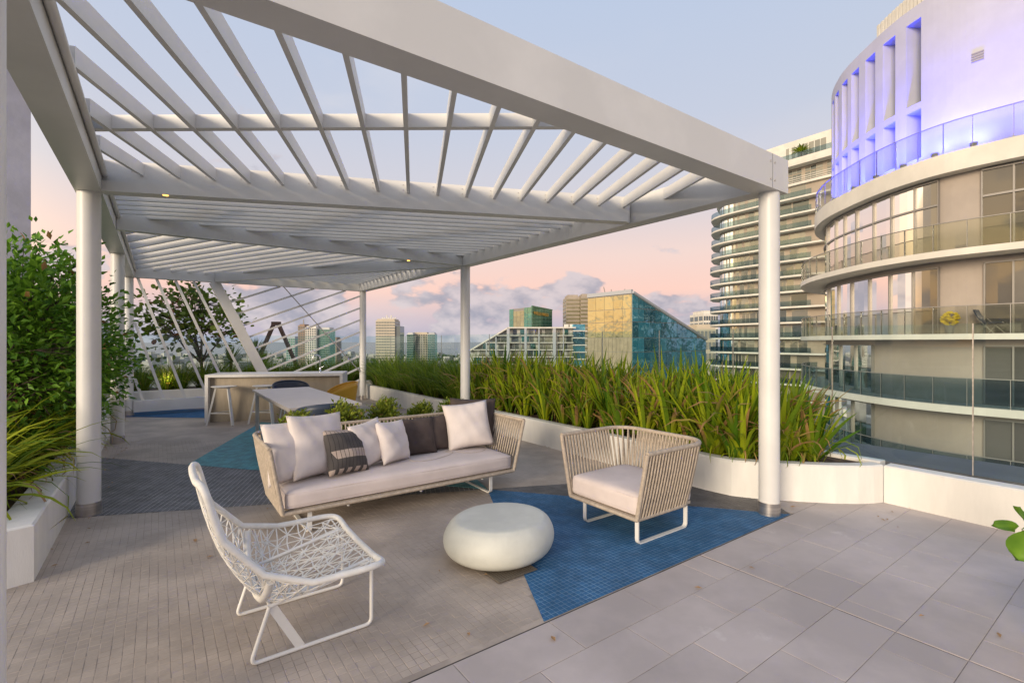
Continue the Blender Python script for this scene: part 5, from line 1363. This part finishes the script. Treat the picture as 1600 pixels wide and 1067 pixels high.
def slope_building():
    A = Vector((27.1, 110.0)); Lf = A + V * 14.0; Rt = A + U * 28.8; ZA = 12.6; ZR = 2.0
    root = thing('glass_building', 'glass office building with a sloping roof edge, sunset-gold left face and blue right face', 'building', (A.x, A.y, GZ))
    def P(p, z): return Vector((p.x, p.y, z))
    m = MB(); q = [A, Rt, Rt + V * 14, Lf]; zt = [ZA, ZR, ZR, ZA]
    vs_ = [P(p, GZ + 0.2) for p in q] + [P(p, z - 0.15) for p, z in zip(q, zt)]
    m.add(vs_, [(3, 2, 1, 0), (4, 5, 6, 7), (0, 1, 5, 4), (1, 2, 6, 5), (2, 3, 7, 6), (3, 0, 4, 7)]); m.build('body', 'mullion', root)
    bands = [-24, -16, -12.2, -8.4, -4.6, -0.9, 2.4, 6.0, 9.0, 12.4]
    for z0, z1 in zip(bands, bands[1:]):
        n = 14
        for i in range(n):
            t0 = 28.8 * i / n + 0.06; t1 = 28.8 * (i + 1) / n - 0.06; a = A + U * t0; e = A + U * t1
            h0 = ZA - (ZA - ZR) * t0 / 28.8 - 0.35; h1 = ZA - (ZA - ZR) * t1 / 28.8 - 0.35
            za, zb_ = min(z1 - 0.08, h0), min(z1 - 0.08, h1)
            if zb_ < z0 + 0.15: continue
            m = MB(); quad_panel(m, P(a, z0 + 0.04), P(e, z0 + 0.04), P(e, zb_), P(a, za), 0.08); m.build('pane', 'teal_glass', root)
        n = 5 if z0 >= 2 else 12
        for i in range(n):
            a = A + V * (14.0 * (i + 1) / n - 0.05); e = A + V * (14.0 * i / n + 0.05); hz = min(z1 - 0.08, 12.1)
            m = MB(); quad_panel(m, P(a, z0 + 0.04), P(e, z0 + 0.04), P(e, hz), P(a, hz), 0.08); m.build('pane' if z0 >= 2 else 'louvre_panel', 'sunset_gold_glass' if z0 >= 2 else 'louver_tan', root)
    m = MB(); m.bar(P(A - V * 0.1, ZA), P(Rt - V * 0.1, ZR), 0.9, 0.5); m.build('roof_edge', 'grey_column', root)
    m = MB(); m.bar(P(A, ZA + 0.2), P(Lf, ZA + 0.2), 0.6, 0.9); m.build('roof_edge', 'grey_column', root)
    for i, (px, h) in enumerate(((947, 1.8), (955, 1.2), (962, 0.8), (969, 1.3))):
        p = Vector((ray(px) * 121, 121)); m = MB(); m.tube([P(p, 12.4), P(p + Vector((0.6 * i - 0.6, 0)), 12.4 + h + 0.8)], 0.10, 5); m.build('roof_mast', 'mullion', root)
slope_building()

def grid_face(root, p, q, z0, z1, nx, nz, m_, gapx=0.25, gapz=0.3, name='window', single=True, proud=0.12, skip=None):
    """windows between plan points p (left) and q (right), seen from outside"""
    acc = MB(); d = (q - p) / nx; dz = (z1 - z0) / nz
    for i in range(nx):
        for j in range(nz):
            if skip and skip(i, j): continue
            a = p + d * (i + gapx / 2); e = p + d * (i + 1 - gapx / 2); lo = z0 + dz * (j + gapz * 0.6); hi = z0 + dz * (j + 1 - gapz * 0.4)
            t = MB() if single else acc
            quad_panel(t, v3(a, lo), v3(e, lo), v3(e, hi), v3(a, hi), proud)
            if single: t.build(name, m_, root)
    if not single: tag(acc.build('window_grid', m_, root), kind='stuff')
def box_tower(name, label, px0, px1, D, ytop, depth, nx, nz, wallm, winm, zlow=-30.0, gapx=0.3, gapz=0.35, skew=0.0, gside=True):
    xa, xb = ray(px0) * D, ray(px1) * D; zt = EYE + (533 - ytop) / F * D; p = Vector((xa, D + skew)); q = Vector((xb, D))
    root = thing(name, label, 'building', ((xa + xb) / 2, D, GZ)); m = MB(); m.prism([tuple(p), tuple(q), (q.x, q.y + depth), (p.x, p.y + depth)], GZ + 0.2, zt); m.build('body', wallm, root)
    grid_face(root, p, q, zlow, zt - 1.0, nx, nz, winm, gapx, gapz, single=False, proud=0.25)
    if px0 > 800: grid_face(root, Vector((p.x, p.y + depth)), p, zlow, zt - 1.0, max(2, nx // 2), nz, winm, gapx, gapz, single=False, proud=0.25)
    else: grid_face(root, q, Vector((q.x, q.y + depth)), zlow, zt - 1.0, max(2, nx // 2), nz, winm, gapx, gapz, single=False, proud=0.25)
    m = MB(); m.prism([(p.x + 1, p.y + 2), (q.x - 1, q.y + 2), (q.x - 1, q.y + depth - 2), (p.x + 1, p.y + depth - 2)], zt, zt + 1.6); m.build('roof_plant', wallm, root)
    return root, zt
mat('tower_cream', (0.56, 0.48, 0.36), 0.8, var=0.06, vscale=0.1); mat('tower_pale', (0.55, 0.55, 0.52), 0.8); mat('tower_brown', (0.32, 0.22, 0.16), 0.8)
r, zt = box_tower('office_tower', 'pale stepped office tower with a jagged white crown beyond the grass', 587, 617, 520, 500, 24, 7, 18, 'tower_cream', 'pale_glass', gapx=0.12, gapz=0.5)
m = MB(); m.prism([(ray(617) * 520, 522), (ray(624.5) * 520, 522), (ray(624.5) * 520, 542), (ray(617) * 520, 542)], GZ, zt - 6); m.build('side_wing', 'pale_glass', r)
for i in range(7):
    px = 600 + i * 2.4; x = ray(px) * 522; m = MB(); m.bar((x, 524, zt), (x + 0.8 * (i - 3), 524, zt + 3.2 + (2.5 if i in (2, 4) else 0)), 1.2, 1.2); m.build('crown_fin', 'tower_white', r)
box_tower('apartment_block', 'slim dark green glass block between the pale tower and the white one', 635.5, 645.5, 600, 521, 18, 4, 14, 'tower_pale', 'green_glass', gapx=0.05, gapz=0.12)
box_tower('apartment_block', 'cream and teal apartment block beyond the middle of the grass', 646, 668, 610, 520.5, 18, 6, 14, 'tower_cream', 'pale_glass', gapx=0.35, gapz=0.3)
box_tower('apartment_block', 'teal glass block adjoining the cream apartment block', 668, 679.5, 606, 521, 18, 4, 14, 'tower_pale', 'green_glass', gapx=0.15, gapz=0.2)
r, zt = box_tower('apartment_tower', 'tan tower with a roof crane seen through the sloping rods', 465.5, 476, 560, 508, 16, 3, 18, 'tower_brown', 'pale_glass', gapx=0.3)
m = MB(); m.tube([(ray(472) * 562, 566, zt), (ray(472) * 562, 566, zt + 7)], 0.6, 5); m.build('crane_mast', 'mullion', r)
box_tower('apartment_tower', 'white and teal apartment tower seen through the sloping rods', 476.5, 494, 560, 511, 18, 5, 18, 'tower_white', 'pale_glass', gapx=0.4)
box_tower('apartment_tower', 'green glass tower right of the white one, seen through the rods', 494.5, 515, 565, 513, 18, 6, 18, 'tower_pale', 'green_glass', gapx=0.1, gapz=0.15)
box_tower('apartment_tower', 'low brown block right of the green tower, seen through the rods', 516.5, 526, 640, 528, 18, 4, 12, 'tower_brown', 'pale_glass')
box_tower('apartment_tower', 'small dark block left of the tan crane tower', 447, 461, 620, 527, 18, 4, 12, 'grey_column', 'green_glass')
box_tower('hotel_tower', 'tan gridded tower behind the sunset-gold glass building', 885, 906, 330, 463.5, 22, 12, 24, 'tower_tan', 'sunset_gold_glass', gapx=0.35, gapz=0.4)
box_tower('hotel_tower', 'tan gridded tower wing set just right of the first, behind the sunset-gold glass', 907.5, 926, 328, 462, 22, 11, 24, 'tower_tan', 'sunset_gold_glass', gapx=0.35, gapz=0.4)
box_tower('office_block', 'white stepped block with square windows left of the balcony tower', 1099, 1122, 265, 489, 20, 6, 10, 'tower_white', 'pale_glass', zlow=-20)
box_tower('office_block', 'low cream block at the foot of the balcony tower', 1088, 1118, 240, 511, 20, 5, 5, 'tower_cream', 'pale_glass', zlow=-20)

def bank_tower():
    D = 300.0; pl = Vector((ray(796) * 318, 318)); pc = Vector((ray(831) * 294, 294)); pr = Vector((ray(862.5) * 330, 330)); bk = Vector((20, 360))
    zt = EYE + (533 - 479) / F * 294
    root = thing('bank_tower', 'green glass bank tower with a gold roof sign above the white balcony building', 'building', (pc.x, pc.y, GZ))
    m = MB(); m.prism([tuple(pl), tuple(pc), tuple(pr), tuple(bk)], GZ + 0.2, zt); m.build('body', 'mullion', root)
    def face(a, e, n, nz, m_, z1=zt):
        d = (e - a) / n; dz = 3.4
        for i in range(n):
            for j in range(nz):
                hi = z1 - 0.1 - j * dz; lo = hi - dz + 0.15
                t = MB(); quad_panel(t, v3(a + d * i + d * 0.03, lo), v3(a + d * (i + 1) - d * 0.03, lo), v3(a + d * (i + 1) - d * 0.03, hi), v3(a + d * i + d * 0.03, hi), 0.2); t.build('pane', m_, root)
    q1 = pl.lerp(pc, 0.2); q2 = pl.lerp(pc, 0.68)
    face(pl, q1, 1, 9, 'green_glass'); face(q1, q2, 3, 9, 'sunset_gold_glass', zt - 1.6); face(q2, pc, 2, 9, 'green_glass'); face(pc, pr, 7, 9, 'green_glass')
    m = MB(); m.bar(v3(pc, zt + 0.4), v3(pr, zt + 0.4), 0.8, 0.8); m.build('roof_edge', 'green_glass', root)
    cu = bpy.data.curves.new('sign_lettering', 'FONT'); cu.body = 'WELLS FARGO'; cu.size = 2.3; cu.extrude = 0.12; cu.offset = 0.05
    tmp = bpy.data.objects.new('tmp_text', cu); COL.objects.link(tmp); bpy.context.view_layer.update()
    me = bpy.data.meshes.new_from_object(tmp.evaluated_get(bpy.context.evaluated_depsgraph_get())); bpy.data.objects.remove(tmp)
    me.materials.clear(); me.materials.append(MAT['sign_gold']); wd = max(v.co.x for v in me.vertices)
    d = (pr - pc).normalized(); n = Vector((d.y, -d.x)); ln = (pr - pc).length * 0.70; k = ln / wd
    o = bpy.data.objects.new('sign_lettering', me); COL.objects.link(o); o.parent = root
    org = pc + d * ((pr - pc).length * 0.06) + n * 0.55
    o.matrix_local = Matrix.Translation((org.x - pc.x, org.y - pc.y, zt - 4.4 - GZ)) @ Matrix(((d.x * k, 0, n.x, 0), (d.y * k, 0, n.y, 0), (0, 1.15, 0, 0), (0, 0, 0, 1)))
bank_tower()

def balcony_block():
    D = 205.0; X = lambda px, dd=D: ray(px) * dd; zr = 7.3
    root = thing('balcony_block', 'long white apartment block with glass balconies and a sloping left roof end', 'building', (X(830), D, GZ))
    x0, x1, xs = X(734), X(896), X(794)
    m = MB(); prof = [(x0, GZ + 0.2), (x1, GZ + 0.2), (x1, zr - 0.3), (xs, zr - 0.3), (x0, -2.4)]
    vs_ = [(x, D + 3, z) for x, z in prof] + [(x, D + 22, z) for x, z in prof]; n = len(prof)
    m.add(vs_, [tuple(range(n)), tuple(reversed(range(n, 2 * n)))] + [((i + 1) % n, i, n + i, n + (i + 1) % n) for i in range(n)]); m.build('body', 'tower_pale', root)
    m = MB(); m.bar((xs - 0.2, D + 11, zr), (x1 + 1, D + 11, zr), 22.5, 0.55); m.build('roof', 'tower_white', root)
    m = MB(); m.bar((x0 - 0.5, D + 11, -2.6), (xs, D + 11, zr), 22.5, 0.6); m.build('sloping_roof', 'tower_white', root)
    rn = random.Random(6)
    for j in range(-4, 5):
        z = zr - 0.3 - 3.0 * (4 - j) ; 
        if j == 4: continue
        left = x0 + (xs - x0) * max(0.0, (z + 2.4 + 0.5) / (zr + 2.4)) if z > -2.4 else x0
        m = MB(); m.obox(((left + x1) / 2, D + 1.5, z), ((x1 - left) / 2, 0, 0), (0, 1.7, 0), (0, 0, 0.16)); m.build('balcony_slab', 'tower_white', root)
        m = MB(); m.obox(((left + x1) / 2, D - 0.1, z + 0.7), ((x1 - left) / 2, 0, 0), (0, 0.03, 0), (0, 0, 0.5)); m.build('balustrade', 'balcony_glass', root)
        x = left + 1.5 + (2.4 if j > -1 else 0)
        while x < x1 - 1.6:
            w = rn.choice((1.5, 2.2, 3.0)); m = MB(); m.obox((x + w / 2, D + 2.93, z + 1.45), (w / 2, 0, 0), (0, 0.1, 0), (0, 0, 1.2)); m.build('window', rn.choice(('pale_glass', 'pale_glass', 'mid_glass', 'green_glass')), root); x += w + rn.choice((0.5, 1.4))
    for px, w in ((760, 0.5), (775, 0.5), (794, 1.2), (821, 1.0), (842, 0.5), (866, 1.3), (880, 0.4)):
        zt_ = zr - 0.35 if px > 793 else -2.4 + (zr + 2.4) * (px - 734) / 60.0 - 0.8
        m = MB(); m.obox((X(px), D - 0.35, (zt_ + GZ) / 2), (w / 2, 0, 0), (0, 0.18, 0), (0, 0, (zt_ - GZ) / 2)); m.build('column', 'grey_column', root)
    # stair-stepped right wing
    for i in range(8):
        z = zr - 1.3 - 3.0 * i
        m = MB(); m.obox((X(906.5), D + 4, z), (X(917) / 2 - X(896) / 2 + 0.3, 0, 0), (0, 3, 0), (0, 0, 0.2)); m.build('wing_slab', 'tower_white', root)
        m = MB(); m.obox((X(906), D + 5, z + 1.5), (X(916) / 2 - X(897) / 2, 0, 0), (0, 2.6, 0), (0, 0, 1.28)); m.build('wing_glass', 'teal_glass', root)
    for px in (888, 897):
        m = MB(); m.obox((X(px), D + 8, zr + 0.8), (0.9, 0, 0), (0, 0.9, 0), (0, 0, 0.9)); m.build('roof_unit', 'tower_white', root)
balcony_block()
m = MB(); rn = random.Random(12)
for i in range(1500):
    y = 330 * (7.0 ** rn.random()); x = rn.uniform(-0.75, 0.75) * y; w = rn.uniform(6, 18); h = rn.choice((5, 6, 8, 10, 12, 16, 22)) * rn.uniform(0.8, 1.2)
    a = rn.uniform(0, 1.5); m.obox((x, y, GZ + h / 2), (w * math.cos(a), w * math.sin(a), 0), (-w * 0.6 * math.sin(a), w * 0.6 * math.cos(a), 0), (0, 0, h / 2))
mat('far_roofs', (0.42, 0.40, 0.37), 0.9, var=0.5, vscale=0.02, vmin=0.35, vmax=0.65)
tag(m.build('far_city', 'far_roofs'), 'low pale roofs of the distant city', 'city', kind='stuff')
mb = MB(); rn = random.Random(14)
for i in range(2600):
    y = 330 * (6.5 ** rn.random()); x = rn.uniform(-0.8, 0.8) * y; r_ = rn.uniform(4, 9)
    mb.lathe([(r_ * 0.3, 0), (r_, 4), (r_ * 0.8, 8), (r_ * 0.2, 10)], (x, y, GZ), 6, smooth=False)
mat('far_trees', (0.045, 0.085, 0.035), 0.95, var=0.4, vscale=0.05)
tag(mb.build('far_trees', 'far_trees'), 'dark green treetops of the distant city', 'trees', kind='stuff')

# fallen dry leaves blown against the planters
rn = random.Random(61); mb = MB(); at = []
def fallen(p):
    a = rn.uniform(0, 6.28); l = rn.uniform(0.025, 0.055); d = Vector((math.cos(a), math.sin(a), 0)); n = Vector((-d.y, d.x, 0)) * l * rn.uniform(0.15, 0.3); c = Vector((p.x, p.y, 0.006))
    mb.add([c, c + d * l * 0.5 + n + Vector((0, 0, 0.008)), c + d * l + Vector((0, 0, 0.004)), c + d * l * 0.5 - n + Vector((0, 0, 0.006))], [(0, 3, 2), (0, 2, 1)]); at.extend([(0.9, rn.random(), 0.8)] * 4)
for i in range(26): fallen(C0 + V * rn.uniform(-0.1, 5) + U * abs(rn.gauss(0.04, 0.16)))
for i in range(22): fallen(uv(U_R - abs(rn.gauss(0.03, 0.1)), rn.uniform(2.9, 9)))
for i in range(9): fallen(Vector((rn.uniform(2.4, 4.0), 4.45 - abs(rn.gauss(0.05, 0.25)))))
for i in range(14): fallen(Vector((rn.uniform(-2.4, 2.6), rn.uniform(2.3, 4.4))))
mb.attr = at; tag(mb.build('leaf_litter', 'spider_leaf'), 'small dry fallen leaves scattered on the terrace floor', 'leaves', kind='stuff')
